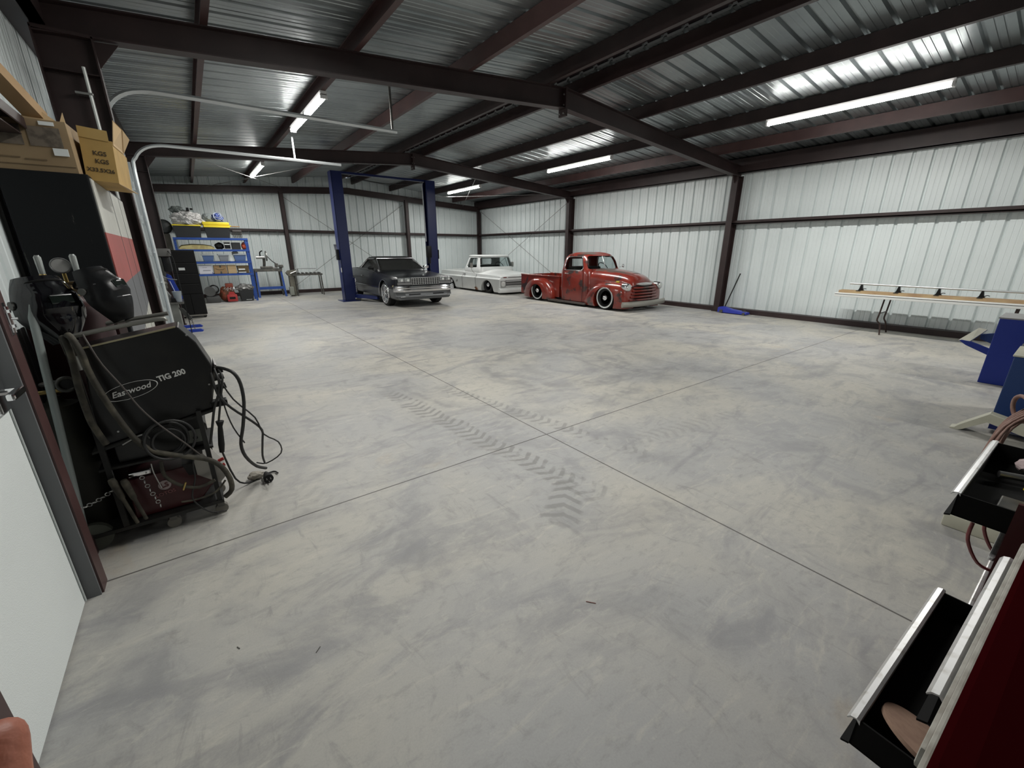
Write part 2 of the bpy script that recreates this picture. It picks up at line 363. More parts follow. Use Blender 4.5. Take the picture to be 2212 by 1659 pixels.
# ------------------------------------------------------------------ rigid frames
def i_beam_v(mb, x0, x1, y, z0, z1, fw=0.15, tf=0.012, tw=0.008):
    mb.box((x0,y-fw/2,z0),(x0+tf,y+fw/2,z1)); mb.box((x1-tf,y-fw/2,z0),(x1,y+fw/2,z1)); mb.box((x0+tf,y-tw/2,z0),(x1-tf,y+tw/2,z1))
def frame(y):
    t = thing('rigid_frame', 'x', 'steel frame', (RIDGE,y,0)); del t['label'], t['category']; t['kind'] = 'structure'
    cl = MB(); i_beam_v(cl, -0.72, -0.33, y, 0, 3.40, 0.17); cl.box((-0.74,y-0.1,0),(-0.31,y+0.1,0.015)); cl.box((-0.72,y-0.085,3.385),(-0.33,y+0.085,3.41))
    put(cl, 'column', red_oxide, t)
    cr = MB(); i_beam_v(cr, 11.42, 11.70, y, 0, 3.40, 0.15); cr.box((11.38,y-0.1,0),(11.74,y+0.1,0.015)); put(cr, 'column', red_oxide, t)
    for s_ in (-1,1):
        rb = MB(); xe = -0.72 if s_ < 0 else 11.70; xr = RIDGE
        xs = [xe, xe-s_*0.5, xr]
        def top(x): return rtop(x)
        def bot(x): return rbot(x) - (0.02 if abs(x-xe) < 0.3 else 0)
        # flanges and web as prisms along the slope
        for zf0, zf1, hw in ((lambda x: rtop(x)-0.012, rtop, 0.075),(rbot, lambda x: rbot(x)+0.012, 0.075),(lambda x: rbot(x)+0.012, lambda x: rtop(x)-0.012, 0.004)):
            poly = [(x,zf0(x)) for x in (xe,xr)]+[(x,zf1(x)) for x in (xr,xe)]
            rb.prism(poly, 'y', y-hw, y+hw)
        put(rb, 'rafter', red_oxide, t)
    sp = MB(); sp.box((RIDGE-0.02,y-0.085,rbot(RIDGE)-0.11),(RIDGE-0.002,y+0.085,rtop(RIDGE))); sp.box((RIDGE+0.002,y-0.085,rbot(RIDGE)-0.11),(RIDGE+0.02,y+0.085,rtop(RIDGE)))
    put(sp, 'splice_plate', red_oxide, t)
    bo = MB()
    for sy in (-0.045,0.045):
        for zz in (rbot(RIDGE)-0.07, rbot(RIDGE)+0.05, rbot(RIDGE)+0.2): bo.cyl((RIDGE-0.04,y+sy,zz),(RIDGE+0.04,y+sy,zz),0.012,n=6)
    put(bo, 'splice_bolt', steel, t)
    kp = MB()
    kp.prism([(-0.33,3.18),(-0.33,3.39),(-0.16,3.40)], 'y', y-0.006, y+0.006); kp.prism([(11.42,3.22),(11.42,3.39),(11.27,3.39)], 'y', y-0.006, y+0.006)
    put(kp, 'knee_gusset', red_oxide, t)
    st = MB()
    st.box((-0.70,y-0.08,3.10),(-0.34,y-0.004,3.108))
    put(st, 'stiffener', red_oxide, t)
for y in (-0.12-6.0, -0.12+0.0, 5.88, 11.90): 
    if y != -0.12: frame(y)
frame(-0.60)
# end frame on the back wall: lighter gable rafter, corner columns and two wind posts
gf = thing('gable_frame', 'x', 'x', (RIDGE,18.2,0)); del gf['label'], gf['category']; gf['kind'] = 'structure'
for s_ in (-1,1):
    xe = -0.72 if s_ < 0 else 11.62; rb = MB()
    rb.prism([(xe,rbot(xe)-0.03),(RIDGE,rbot(RIDGE)-0.13),(RIDGE,rbot(RIDGE)+0.09),(xe,rbot(xe)+0.19)], 'y', 18.16, 18.20)
    for a, b_ in ((-0.03,-0.015),(0.175,0.19)):
        a2, b2 = (-0.13,-0.115) if a < 0 else (0.075,0.09)
        rb.prism([(xe,rbot(xe)+a),(RIDGE,rbot(RIDGE)+a2),(RIDGE,rbot(RIDGE)+b2),(xe,rbot(xe)+b_)], 'y', 18.10, 18.26)
    put(rb, 'rafter', red_oxide, gf)
for x0 in (-0.72, 3.02, 7.82, 11.50):
    h = min(rbot(x0)-0.03, 3.75-abs(x0-RIDGE)*0.05) ; cb = MB(); cb.box((x0,18.10,0),(x0+0.012,18.26,h)); cb.box((x0,18.10,0),(x0+0.14,18.112,h)); cb.box((x0,18.25,0),(x0+0.14,18.262,h)); cb.box((x0+0.128,18.10,0),(x0+0.14,18.26,h))
    put(cb, 'wind_post' if 0 < x0 < 11 else 'column', red_oxide, gf)
# purlins (C sections along the building), eave struts
def cee(x, zb, h=0.2, w_=0.065, side=1, t=0.004, lip=0.02, slope=0.0):
    # web at x, flanges toward side
    P = [(0,0),(w_,0),(w_,lip),(w_-t,lip),(w_-t,t),(t,t),(t,h-t),(w_-t,h-t),(w_-t,h-lip),(w_,h-lip),(w_,h),(0,h)]
    return [(x+side*a, zb+b_) for a, b_ in P]
pu = [(-0.55,-1),(0.57,-1),(2.07,-1),(3.57,1),(5.00,1),(5.74,1),(7.30,1),(8.80,1),(10.30,1)]
for i, (x, sd) in enumerate(pu):
    mbp = MB(); mbp.prism(cee(x, rtop(x)-0.003, side=sd), 'y', YF, YB)
    o = struct(mbp, 'purlin', red_oxide2 if i in (1,2,3,8) else red_oxide)  # paler copy of the primer paints lamplight into the purlins near the tubes
mbp = MB(); mbp.prism(cee(11.50, 3.46, h=0.32, w_=0.09, side=1), 'y', YF, YB); mbp.prism([(11.50,3.46),(11.75,3.46),(11.75,3.468),(11.50,3.468)], 'y', YF, YB); struct(mbp, 'eave_strut', red_oxide)
mbp = MB(); mbp.prism(cee(-0.62, 3.44, h=0.34, w_=0.09, side=-1), 'y', YF, YB); mbp.prism([(-0.62,3.44),(-0.85,3.44),(-0.85,3.448),(-0.62,3.448)], 'y', YF, YB); struct(mbp, 'eave_strut', red_oxide)
# girts
def girt_y(x, y0, y1, zt, side):   # wall girt along Y, top at zt, inner face at x
    mbg = MB(); mbg.prism([(x,zt),(x+side*0.2,zt),(x+side*0.2,zt-0.008),(x+side*0.008,zt-0.008),(x+side*0.008,zt-0.055),(x+side*0.004,zt-0.06),(x,zt-0.055)], 'y', y0, y1)
    mbg.prism([(x+side*0.19,zt-0.09),(x+side*0.2,zt-0.09),(x+side*0.2,zt),(x+side*0.19,zt)], 'y', y0, y1)
    mbg.prism([(x+side*0.03,zt-0.09),(x+side*0.24,zt-0.09),(x+side*0.24,zt-0.083),(x+side*0.03,zt-0.083)], 'y', y0, y1)
    return struct(mbg, 'girt', red_oxide)
girt_y(11.50, YF, YB-0.2, 2.335, 1)
for a, b_ in ((YF,1.4),(2.65,6.8),(10.05,YB-0.2)): girt_y(-0.62, a, b_, 2.335, -1)
mbg = MB(); mbg.box((-0.6,18.24,2.25),(11.5,18.248,2.33)); mbg.box((-0.6,18.24,2.322),(11.5,18.44,2.33)); mbg.box((-0.6,18.27,2.225),(11.5,18.44,2.233)); struct(mbg, 'girt', red_oxide)
# base trim
struct(MB().box((11.52,YF,0),(XR,YB,0.115)), 'baseboard_right', red_oxide)
struct(MB().box((XL,18.27,0),(XR,YB,0.12)), 'baseboard_back', red_oxide)
lb = MB()
for a, b_ in ((YF,1.42),(2.62,6.85),(10.0,YB)): lb.box((XL,a,0),(XL+0.15,b_,0.11))
struct(lb, 'baseboard_left', red_oxide)
# bracing rods
def rod(a, b_, r=0.008, m=mat('rod_grey',(0.20,0.20,0.195),0.5,0.3)):
    return struct(MB().cyl(a, b_, r, n=6), 'brace_rod', m)
rod((11.62,12.0,3.35),(11.62,18.1,0.25)); rod((11.66,12.0,0.25),(11.66,18.1,3.35))
rod((3.2,18.32,3.45),(7.8,18.32,0.3)); rod((3.2,18.35,0.3),(7.8,18.35,3.45))
rod((0.2,12.0,3.56),(3.1,18.0,3.74)); rod((3.6,12.0,3.78),(0.9,18.0,3.60)); rod((10.9,12.0,3.5),(7.9,18.0,3.72)); rod((7.6,12.0,3.78),(10.6,18.0,3.55))
# ------------------------------------------------------------------ walk door at the left (closed) and roller door
d = struct(MB().box((-0.735,1.52,0.012),(-0.69,2.478,2.06)), 'door_1', mat('door_white',(0.78,0.82,0.81),0.45,bump=(220,0.25)), bevel=0.004)
struct(MB().box((-0.688,2.445,0.02),(-0.684,2.455,2.04)), 'edge_seam', mat('door_seam',(0.45,0.48,0.47),0.5), parent=d)
hm = MB(); hm.rbox((-0.69,2.33,1.00),(-0.672,2.44,1.12),0.006); hm.cyl((-0.69,2.40,1.075),(-0.62,2.40,1.075),0.013,n=12); hm.rbox((-0.640,2.28,1.062),(-0.615,2.42,1.088),0.008)
struct(hm, 'door_handle', chrome, parent=d)
fr = MB(); fr.box((-0.85,2.50,0),(-0.632,2.60,2.16)); fr.box((-0.85,1.40,0),(-0.632,1.50,2.16)); fr.box((-0.85,1.50,2.07),(-0.632,2.50,2.16))
struct(fr, 'trim_1', red_oxide2)
fl_ = MB(); fl_.box((-0.80,2.486,0),(-0.640,2.50,2.07)); fl_.box((-0.80,1.50,0),(-0.640,1.514,2.07))
struct(fl_, 'trim_4', mat('door_stop_grey',(0.13,0.135,0.14),0.6))
lt = MB(); lt.box((-0.632,2.535,1.27),(-0.627,2.565,1.40)); lt.cyl((-0.622,2.55,1.28),(-0.622,2.55,1.385),0.006,n=8); lt.box((-0.632,2.54,1.30),(-0.614,2.56,1.312)); lt.box((-0.632,2.54,1.36),(-0.614,2.56,1.372)); lt.cyl((-0.622,2.55,1.335),(-0.600,2.55,1.335),0.005,n=8)
tag(put(lt,'barrel_bolt',chrome), 'small chrome barrel bolt screwed to the maroon door jamb', 'bolt')
gd = MB()
for k in range(6): gd.rbox((-0.58,6.9,0.02+k*0.52),(-0.54,9.96,0.02+k*0.52+0.51),0.008)
gdo = struct(gd, 'door_2', mat('roller_door_white',(0.62,0.66,0.66),0.45))
for yy in (7.0,8.4,9.86):
    hs = MB()
    hs.box((-0.54,yy-0.04,0.05),(-0.525,yy+0.04,3.1))
    for k in range(1,6): hs.box((-0.525,yy-0.05,k*0.52-0.05),(-0.505,yy+0.05,k*0.52+0.08)); hs.cyl((-0.515,yy-0.07,k*0.52),(-0.515,yy+0.14,k*0.52),0.012,n=8)
    struct(hs, 'hinge_stile', galv_track, parent=gdo)
def door_track(y, s_, label, xe):
    mbt = MB(); pts = [(-0.46,y,0.05),(-0.46,y,1.5),(-0.46,y,2.85),(-0.41,y,3.07),(-0.28,y,3.22),(-0.08,y,3.295),(0.25,y,3.31),(xe*0.5,y,3.315),(xe,y,3.32)]
    mbt.tube(pts, 0.028, n=6, smooth=3); bmesh.ops.scale(mbt.bm, vec=(1,1.0,1), verts=mbt.bm.verts)
    t = thing('garage_door_track', label, 'door track', (-0.66,y,0))
    put(mbt, 'rail', galv_track, t, smooth=40)
    return t
t = door_track(6.83, 1, 'galvanised curved door track nearest the camera, hung below the left roof slope', 2.9)
put(MB().box((2.82,6.82,3.32),(2.85,6.84,4.02)), 'hanger', dark_steel, t)
t = door_track(10.02, -1, 'galvanised curved door track farther from the camera, passing above the left shelving', 2.95)
put(MB().box((2.05,10.01,3.33),(2.08,10.03,3.84)), 'hanger', galv_track, t)
# vertical angles of the tracks
for y, s_ in ((6.83,1),(10.02,-1)):
    mba = MB(); mba.box((-0.62,y+s_*0-0.05,0),(-0.615,y+0.05,3.0)); mba.box((-0.62,y-0.003,0),(-0.49,y+0.003,3.0)); struct(mba, 'track_angle', galv_track)
# ------------------------------------------------------------------ fluorescent lights along the purlins
def light(x, y0, y1, zt, label, two=False):
    t = thing('fluorescent_light', label, 'light', (x,(y0+y1)/2,zt), group=None)
    put(MB().prism([(x-0.05,zt),(x-0.035,zt-0.05),(x+0.035,zt-0.05),(x+0.05,zt)], 'y', y0, y1), 'housing', lamp_white, t)
    segs = [(y0,y1)] if not two else [(y0,(y0+y1)/2-0.03),((y0+y1)/2+0.03,y1)]
    for a, b_ in segs:
        put(MB().prism([(x-0.045,zt-0.052),(x+0.045,zt-0.052),(x+0.047,zt-0.068),(x+0.036,zt-0.085),(x+0.015,zt-0.094),(x-0.015,zt-0.094),(x-0.036,zt-0.085),(x-0.047,zt-0.068)], 'y', a+0.03, b_-0.03), 'tube', tube_m, t, smooth=60)  # emitter shaped wider than a tube to imitate the bloom around it
    for a, b_ in segs:
        for q in (a,b_-0.03): put(MB().box((x-0.05,q,zt-0.098),(x+0.05,q+0.03,zt-0.04)), 'lamp_holder', lamp_white, t)
    la = bpy.data.lights.new('lamp_light','AREA'); la.shape = 'RECTANGLE'; la.size = 0.09; la.size_y = y1-y0; la.energy = LAMP*(y1-y0); la.color = (1.0,0.99,0.95)
    lo = bpy.data.objects.new('lamp_light', la); COL.objects.link(lo); lo.parent = t; lo.location = (0,0,-0.105)
    return t
light(8.83, 1.70, 4.12, rtop(8.83)-0.005, 'longest lit fluorescent tube, right of the frame beam')
light(8.83, 7.70, 10.08, rtop(8.83)-0.005, 'lit fluorescent tube in the middle of the right roof slope, above the red truck')
light(8.83, 13.72, 16.10, rtop(8.83)-0.005, 'farthest lit fluorescent tube on the right roof slope, beside the lift post')
light(2.04, 7.38, 9.72, rtop(2.04)-0.005, 'pair of lit tubes end to end under the left roof slope', True)
light(2.04, 13.80, 16.30, rtop(2.04)-0.005, 'farthest lit tube on the left roof slope, above the garage door track')
light(2.04, 1.70, 4.02, rtop(2.04)-0.005, 'lit tubes just above the top edge of the view', True)
for x in (8.83,): light(x, -4.3, -1.9, rtop(x)-0.005, ('right','left')[x<5]+' tube behind the camera')
# ================================================================== vehicles
def body(cx, stations):
    mb = MB(); rings = []
    for y, pr in stations:
        r_ = [(cx+x,y,z) for x,z in pr]; l_ = [(cx-x,y,z) for x,z in pr if x > 1e-6][::-1]
        rings.append(r_+l_)
    return mb.loft(rings)
def plan_rings(cx, levels, n=40, pw=0.32):
    """levels: (z, y_front, y_rear, half width); superellipse in plan, bulging like a cab"""
    mb = MB(); rings = []
    for z, yf, yr, hw in levels:
        cy = (yf+yr)/2; hy = (yr-yf)/2; ring = []
        for i in range(n):
            a = 2*PI*i/n; c_, s_ = math.cos(a), math.sin(a)
            ring.append((cx+hw*math.copysign(abs(c_)**pw, c_), cy+hy*math.copysign(abs(s_)**pw, s_), z))
        rings.append(ring)
    return mb.loft(rings)
def wheel(parent, xo, y, z, R_, w_, side, style):
    """xo: outer face; side -1 = faces -X"""
    xi = xo-side*w_; ax = (side,0,0)
    rim_r = R_*(0.80 if style == 'chrome' else 0.72); t = MB().lathe((xi,y,z), ax, [(0,R_*0.72),(0.01,R_*0.93),(0.04,R_),(w_-0.04,R_),(w_-0.01,R_*0.94),(w_,max(R_*0.80,rim_r*1.01)),(w_-0.005,rim_r*0.98),(w_-0.06,R_*0.66),(0.02,R_*0.66)], n=32)
    if style == 'chrome':
        rim = MB().lathe((xo-side*0.03,y,z), ax, [(0,rim_r*0.2),(0.0,rim_r*0.98),(0.028,rim_r),(0.03,rim_r*0.93),(0.008,rim_r*0.88),(0.004,rim_r*0.3),(0.03,0.05),(0.035,0.01)], n=32)
        w = put(rim, 'wheel', mat('chrome_dark_rim',(0.45,0.45,0.46),0.2,1.0), parent, smooth=35)
        for k in range(8):
            a = 2*PI*k/8; s_ = MB(); 
            for da in (-0.13,0.13):
                s_.tube([(xo+side*0.0,y+0.04*math.cos(a),z+0.04*math.sin(a)),(xo+side*0.012,y+rim_r*0.55*math.cos(a+da*0.6),z+rim_r*0.55*math.sin(a+da*0.6)),(xo-side*0.002,y+rim_r*0.94*math.cos(a+da),z+rim_r*0.94*math.sin(a+da))], 0.011, n=6, smooth=2)
            put(s_, 'spoke', chrome, w, smooth=40)
        put(MB().lathe((xo-side*0.02,y,z), ax, [(0,0.05),(0.035,0.045),(0.045,0.02)], n=16), 'hub_cap', chrome, w, smooth=35)
        put(MB().torus((xo-side*0.003,y,z), rim_r*0.97, 0.012, ax, n=36), 'rim_lip', chrome, w, smooth=60)
    else:
        rim = MB().lathe((xo-side*0.05,y,z), ax, [(0,0.02),(0.0,rim_r*0.75),(0.03,rim_r*0.85),(0.045,rim_r*0.98),(0.0,rim_r)], n=32)
        w = put(rim, 'wheel', black, parent, smooth=35)
        if style == 'whitewall': put(MB().lathe((xo-side*0.002,y,z), ax, [(0,rim_r*1.05),(0.004,rim_r*1.07),(0.004,R_*0.865),(0,R_*0.875)], n=40, cap=False), 'white_wall', white_paint, w, smooth=35)
        else: put(MB().torus((xo-side*0.004,y,z), rim_r*0.98, 0.006, ax, n=36), 'rim_lip', mat('grey_lip',(0.12,0.12,0.12),0.4), w, smooth=60)
        put(MB().lathe((xo-side*0.05,y,z), ax, [(0,0.085),(0.03,0.085),(0.055,0.07),(0.072,0.035),(0.075,0.005)], n=24), 'hub_cap', chrome, w, smooth=35)
        for k in range(5):
            a = 2*PI*k/5+0.3; put(MB().cyl((xo-side*0.052,y+0.12*math.cos(a),z+0.12*math.sin(a)),(xo-side*0.044,y+0.12*math.cos(a),z+0.12*math.sin(a)),0.012,n=6), 'wheel_hole', mat('hole_dark',(0.004,0.004,0.004),0.9), w)
    put(t, 'tire', rubber, w, smooth=35)
def pane(pts, th, nrm):
    n = Vector(nrm).normalized()*th; return MB().loft([[Vector(p) for p in pts],[Vector(p)+n for p in pts]])
def ycyl(cx, y, z, r, x0, x1): return MB().cyl((x0,y,z),(x1,y,z),r,n=40)
# ------------------------------------------------------------------ red pickup
def patina():
    m = mat('patina_red', (0.23,0.024,0.013), 0.28, coat=0.8, noise=(1.6,(0.15,0.017,0.011),0.40,0.60))
    nt = m.node_tree; b = nt.nodes['Principled BSDF']; cr = [n for n in nt.nodes if n.type == 'VALTORGB'][0]
    tc = [n for n in nt.nodes if n.type == 'TEX_COORD'][0]
    n = nt.nodes.new('ShaderNodeTexNoise'); n.inputs['Scale'].default_value = 2.6; n.inputs['Detail'].default_value = 8; n.inputs['Roughness'].default_value = 0.65
    nt.links.new(tc.outputs['Object'], n.inputs['Vector'])
    mr = nt.nodes.new('ShaderNodeMapRange'); mr.inputs[1].default_value = 0.555; mr.inputs[2].default_value = 0.61; nt.links.new(n.outputs['Fac'], mr.inputs[0])
    mx = nt.nodes.new('ShaderNodeMix'); mx.data_type = 'RGBA'; nt.links.new(mr.outputs[0], mx.inputs[0]); nt.links.new(cr.outputs[0], mx.inputs[6]); mx.inputs[7].default_value = (0.035,0.018,0.016,1)
    nt.links.new(mx.outputs[2], b.inputs['Base Color']); return m
pat = patina()
patd = mat('patina_bare_top', (0.085,0.055,0.045), 0.35, coat=0.5, noise=(2.2,(0.21,0.03,0.02),0.48,0.62))
def red_truck():
    cx = 10.04; T = thing('pickup_truck', 'lowered red 1950s pickup truck with worn patina paint and whitewall tyres', 'truck', (cx,9.6,0))
    # cab
    lv = [(0.12,8.66,9.93,0.79),(0.5,8.66,9.94,0.81),(0.85,8.68,9.94,0.80),(1.0,8.70,9.93,0.785),(1.06,8.73,9.92,0.77),(1.15,8.78,9.90,0.745),(1.28,8.82,9.88,0.715),(1.40,8.89,9.84,0.665),(1.475,8.96,9.77,0.60),(1.525,9.07,9.65,0.47),(1.548,9.2,9.53,0.28)]
    inner = [(0.90,8.74,9.88,0.74),(1.0,8.74,9.88,0.735),(1.15,8.83,9.85,0.70),(1.28,8.87,9.83,0.67),(1.40,8.94,9.79,0.62),(1.47,9.02,9.71,0.54)]
    side = [(8.95,1.045),(9.62,1.035),(9.69,1.09),(9.68,1.26),(9.64,1.375),(9.56,1.415),(9.10,1.42),(9.03,1.38),(8.97,1.24),(8.91,1.10)]
    ws = [(-0.665,1.10),(-0.63,1.075),(0.63,1.075),(0.665,1.10),(0.625,1.30),(0.575,1.41),(0.50,1.445),(-0.50,1.445),(-0.575,1.41),(-0.625,1.30)]
    rw = [(-0.42,1.12),(0.42,1.12),(0.45,1.15),(0.42,1.32),(0.38,1.35),(-0.38,1.35),(-0.42,1.32),(-0.45,1.15)]
    c1 = MB().prism(side, 'x', cx-1.2, cx+1.2); c2 = MB().prism([(cx+a,b) for a,b in ws], 'y', 8.4, 9.2); c3 = MB().prism([(cx+a,b) for a,b in rw], 'y', 9.5, 10.3)
    me = cut(plan_rings(cx, lv), [plan_rings(cx, inner), c1, c2, c3]); cab = put(me, 'cab', pat, T, smooth=35)
    rp = plan_rings(cx, [(1.484,8.975,9.76,0.592),(1.530,9.075,9.645,0.47),(1.554,9.2,9.53,0.285)])
    # door seams and handle
    ds = MB().tube([(cx-0.812,8.86,0.14),(cx-0.818,8.86,0.5),(cx-0.808,8.87,0.85),(cx-0.78,8.89,1.05)],0.005,n=6); ds2 = MB().tube([(cx-0.812,9.72,0.14),(cx-0.818,9.73,0.5),(cx-0.808,9.73,0.85),(cx-0.775,9.72,1.05)],0.005,n=6)
    put(ds, 'door_seam', mat('seam_dark',(0.03,0.01,0.01),0.7), T); put(ds2, 'door_seam', mat('seam_dark',(0.03,0.01,0.01),0.7), T)
    put(MB().tube([(cx-0.815,9.60,0.93),(cx-0.85,9.58,0.93),(cx-0.85,9.42,0.93)],0.012), 'door_handle', chrome, T, smooth=60)
    for sx in (-1,1):
        fr = MB(); pts = []
        for y,z in side: xx = 0.787-(z-1.0)*0.27; pts.append((cx+sx*xx,y,z))
        fr.tube(pts+[pts[0]], 0.013, n=8, smooth=2); put(fr, 'window_frame', chrome, T, smooth=60)
        put(pane([(cx+sx*(0.765-(z-1.0)*0.27),y,z) for y,z in side], 0.004, (-sx,0,0)), 'side_window', glass, T)
    for sx in (-1,1):
        q = [(0.01,1.075,8.735),(0.64,1.08,8.79),(0.62,1.30,8.86),(0.56,1.42,8.93),(0.01,1.45,8.90)]
        put(pane([(cx+sx*a,y,z) for a,z,y in q], 0.004, (0,1,0)), 'windshield', glass, T)
    put(MB().tube([(cx,8.72,1.07),(cx,8.80,1.28),(cx,8.88,1.44)],0.012), 'windshield_divider', chrome, T)
    seat = MB().rbox((cx-0.62,9.45,0.92),(cx+0.62,9.72,1.12),0.05); put(seat, 'bench_seat', mat('seat_dark',(0.05,0.045,0.045),0.8), T, smooth=40)
    put(MB().torus((cx+0.35,9.12,1.08),0.19,0.012,(0,-0.8,0.6)), 'steering_wheel', black, T, smooth=60)
    # hood
    def hp(w_,zs,zt): return [(0,0.25),(w_*0.96,0.25),(w_,0.45),(w_,zs),(w_*0.97,zs+(zt-zs)*0.35),(w_*0.86,zs+(zt-zs)*0.68),(w_*0.62,zs+(zt-zs)*0.90),(w_*0.3,zt-0.004),(0,zt)]
    H = body(cx, [(8.76,hp(0.67,0.78,1.075)),(8.5,hp(0.64,0.78,1.07)),(8.1,hp(0.59,0.76,1.045)),(7.8,hp(0.545,0.74,1.01)),(7.6,hp(0.51,0.72,0.97)),(7.45,hp(0.48,0.68,0.915)),(7.36,hp(0.45,0.63,0.84)),(7.32,hp(0.42,0.58,0.76))])
    put(H, 'hood', patd if False else pat, T, smooth=50)
    # weathered crown of the hood and roof: bare metal patches lying on the panels
    ht = body(cx, [(8.70,[(0,1.0),(0.50,1.0),(0.42,1.070),(0.2,1.0845),(0,1.0875)]),(8.1,[(0,0.99),(0.42,0.99),(0.36,1.030),(0.18,1.0545),(0,1.0575)]),(7.8,[(0,0.95),(0.36,0.95),(0.30,0.999),(0.15,1.0165),(0,1.0205)]),(7.62,[(0,0.93),(0.30,0.93),(0.24,0.965),(0.1,0.982),(0,0.984)])])
    put(ht, 'bare_hood_top', patd, T, smooth=50)
    put(rp, 'bare_roof_top', patd, T, smooth=50)
    for sx in (-1,1):
        # front fender
        def fp(yc, xo, zt, xi=0.40, zb=0.07):
            return [(xi,zb),(xo-0.03,zb),(xo,zb+0.08),(xo+0.005,zt-0.22),(xo-0.02,zt-0.12),(xo-0.08,zt-0.04),(xo-0.17,zt),(xi+0.12,zt-0.01),(xi,zt-0.05)]
        st = [(8.70,0.86,0.38),(8.60,0.89,0.50),(8.45,0.92,0.62),(8.25,0.935,0.71),(8.0,0.94,0.755),(7.75,0.935,0.76),(7.55,0.915,0.745),(7.42,0.88,0.72),(7.33,0.83,0.68),(7.28,0.76,0.60)]
        mb = MB(); rings = []
        for y, xo, zt in st: rings.append([(cx+sx*x,y,z) for x,z in fp(y,xo,zt)])
        mb.loft(rings if sx > 0 else [r_[::-1] for r_ in rings])
        me = cut(mb, [ycyl(cx,7.92,0.255,0.37,cx+sx*0.55,cx+sx*1.1)]); put(me, 'front_fender', pat, T, smooth=45)
        # lamp
        put(MB().lathe((cx+sx*0.70,7.42,0.645),(0,-1,0),[(0,0.115),(0.10,0.112),(0.17,0.10),(0.185,0.085),(0.175,0.08)],n=24), 'headlight', chrome, T, smooth=40)
        put(MB().sphere((cx+sx*0.70,7.245,0.645),(0.082,0.03,0.082)), 'headlight_lens', mat('lens',(0.7,0.72,0.7),0.1,0.3), T, smooth=60)
        # rear fender
        mb = MB(); rings = []
        for y, xo, zt in [(10.18,0.84,0.28),(10.24,0.89,0.44),(10.38,0.93,0.60),(10.58,0.95,0.70),(10.80,0.955,0.735),(11.05,0.95,0.72),(11.3,0.93,0.64),(11.48,0.90,0.50),(11.6,0.86,0.34),(11.64,0.82,0.22)]:
            xi = 0.62; zb = 0.08
            rings.append([(cx+sx*x,y,z) for x,z in [(xi,zb),(xo-0.02,zb),(xo,zb+0.06),(xo,max(zt-0.16,zb+0.08)),(xo-0.03,max(zt-0.07,zb+0.1)),(xo-0.1,zt-0.01),(xi,zt)]])
        mb.loft(rings if sx > 0 else [r_[::-1] for r_ in rings])
        me = cut(mb, [ycyl(cx,10.86,0.20,0.335,cx+sx*0.64,cx+sx*1.1)]); put(me, 'rear_fender', pat, T, smooth=45)
        put(MB().rbox((cx+sx*0.70,8.62,0.055),(cx+sx*0.93,10.26,0.105),0.015) if sx > 0 else MB().rbox((cx-0.93,8.62,0.055),(cx-0.70,10.26,0.105),0.015), 'running_board', mat('board_grey',(0.09,0.08,0.075),0.35,0.4), T, smooth=40)
        wheel(T, cx+sx*0.885, 7.92, 0.335, 0.335, 0.2, sx, 'whitewall'); wheel(T, cx+sx*0.885, 10.86, 0.33, 0.33, 0.2, sx, 'whitewall')
    # valance under the cab and the wheel wells
    put(MB().box((cx-0.76,8.7,0.08),(cx+0.76,9.95,0.14)), 'sill', black_matt, T)
    put(MB().box((cx-0.55,7.45,0.10),(cx+0.55,8.7,0.5)), 'engine_bay', black_matt, T)
    # bed
    bd = MB().box((cx-0.70,9.98,0.16),(cx+0.70,11.95,0.80)); me = cut(bd, [MB().box((cx-0.665,10.02,0.40),(cx+0.665,11.91,1.2))])
    put(me, 'cargo_bed', pat, T)
    for sx in (-1,1): put(MB().tube([(cx+sx*0.695,9.98,0.805),(cx+sx*0.695,11.95,0.805)],0.02,smooth=0), 'bed_rail', pat, T, smooth=60)
    put(MB().box((cx-0.66,11.94,0.3),(cx+0.66,11.97,0.78)), 'tailgate', pat, T)
    # grille
    gb = MB().prism([(cx-0.60,0.24),(cx+0.60,0.24),(cx+0.52,0.64),(cx+0.3,0.70),(cx-0.3,0.70),(cx-0.52,0.64)], 'y', 7.30, 7.36); put(gb, 'grille_backing', mat('grille_dark',(0.03,0.006,0.006),0.7), T)
    for k in range(5):
        z = 0.295+k*0.082; hw = 0.62-k*0.035
        bar = MB().loft([[(cx+t*hw, 7.26-0.06*(1-t*t)+dy, z+dz) for dy,dz in ((0.05,-0.02),(0,-0.026),(-0.018,0),(0,0.026),(0.05,0.02))] for t in [i/8-1 for i in range(17)]])
        put(bar, 'grille_bar', pat, T, smooth=50)
    put(MB().loft([[(cx+t*0.30,7.24-0.05*(1-t*t)+dy,0.715+dz*(1-0.5*t*t)) for dy,dz in ((0.08,-0.03),(0,-0.035),(-0.01,0),(0.03,0.035),(0.1,0.04))] for t in [i/6-1 for i in range(13)]]), 'nose_emblem', alu, T, smooth=50)
    bp = MB().loft([[(cx+t*0.95,7.08+0.14*t*t+dy,0.20+dz) for dy,dz in ((0.03,-0.075),(-0.005,-0.06),(-0.02,0),(-0.005,0.06),(0.03,0.075),(0.045,0.0))] for t in [i/10-1 for i in range(21)]])
    put(bp, 'front_bumper', mat('dull_bumper',(0.42,0.40,0.36),0.4,0.7), T, smooth=60)
    mr = MB().tube([(cx+0.79,8.83,1.10),(cx+0.90,8.80,1.13)],0.008); mr.sphere((cx+0.93,8.80,1.14),(0.055,0.025,0.055)); put(mr, 'side_mirror', chrome, T, smooth=60)
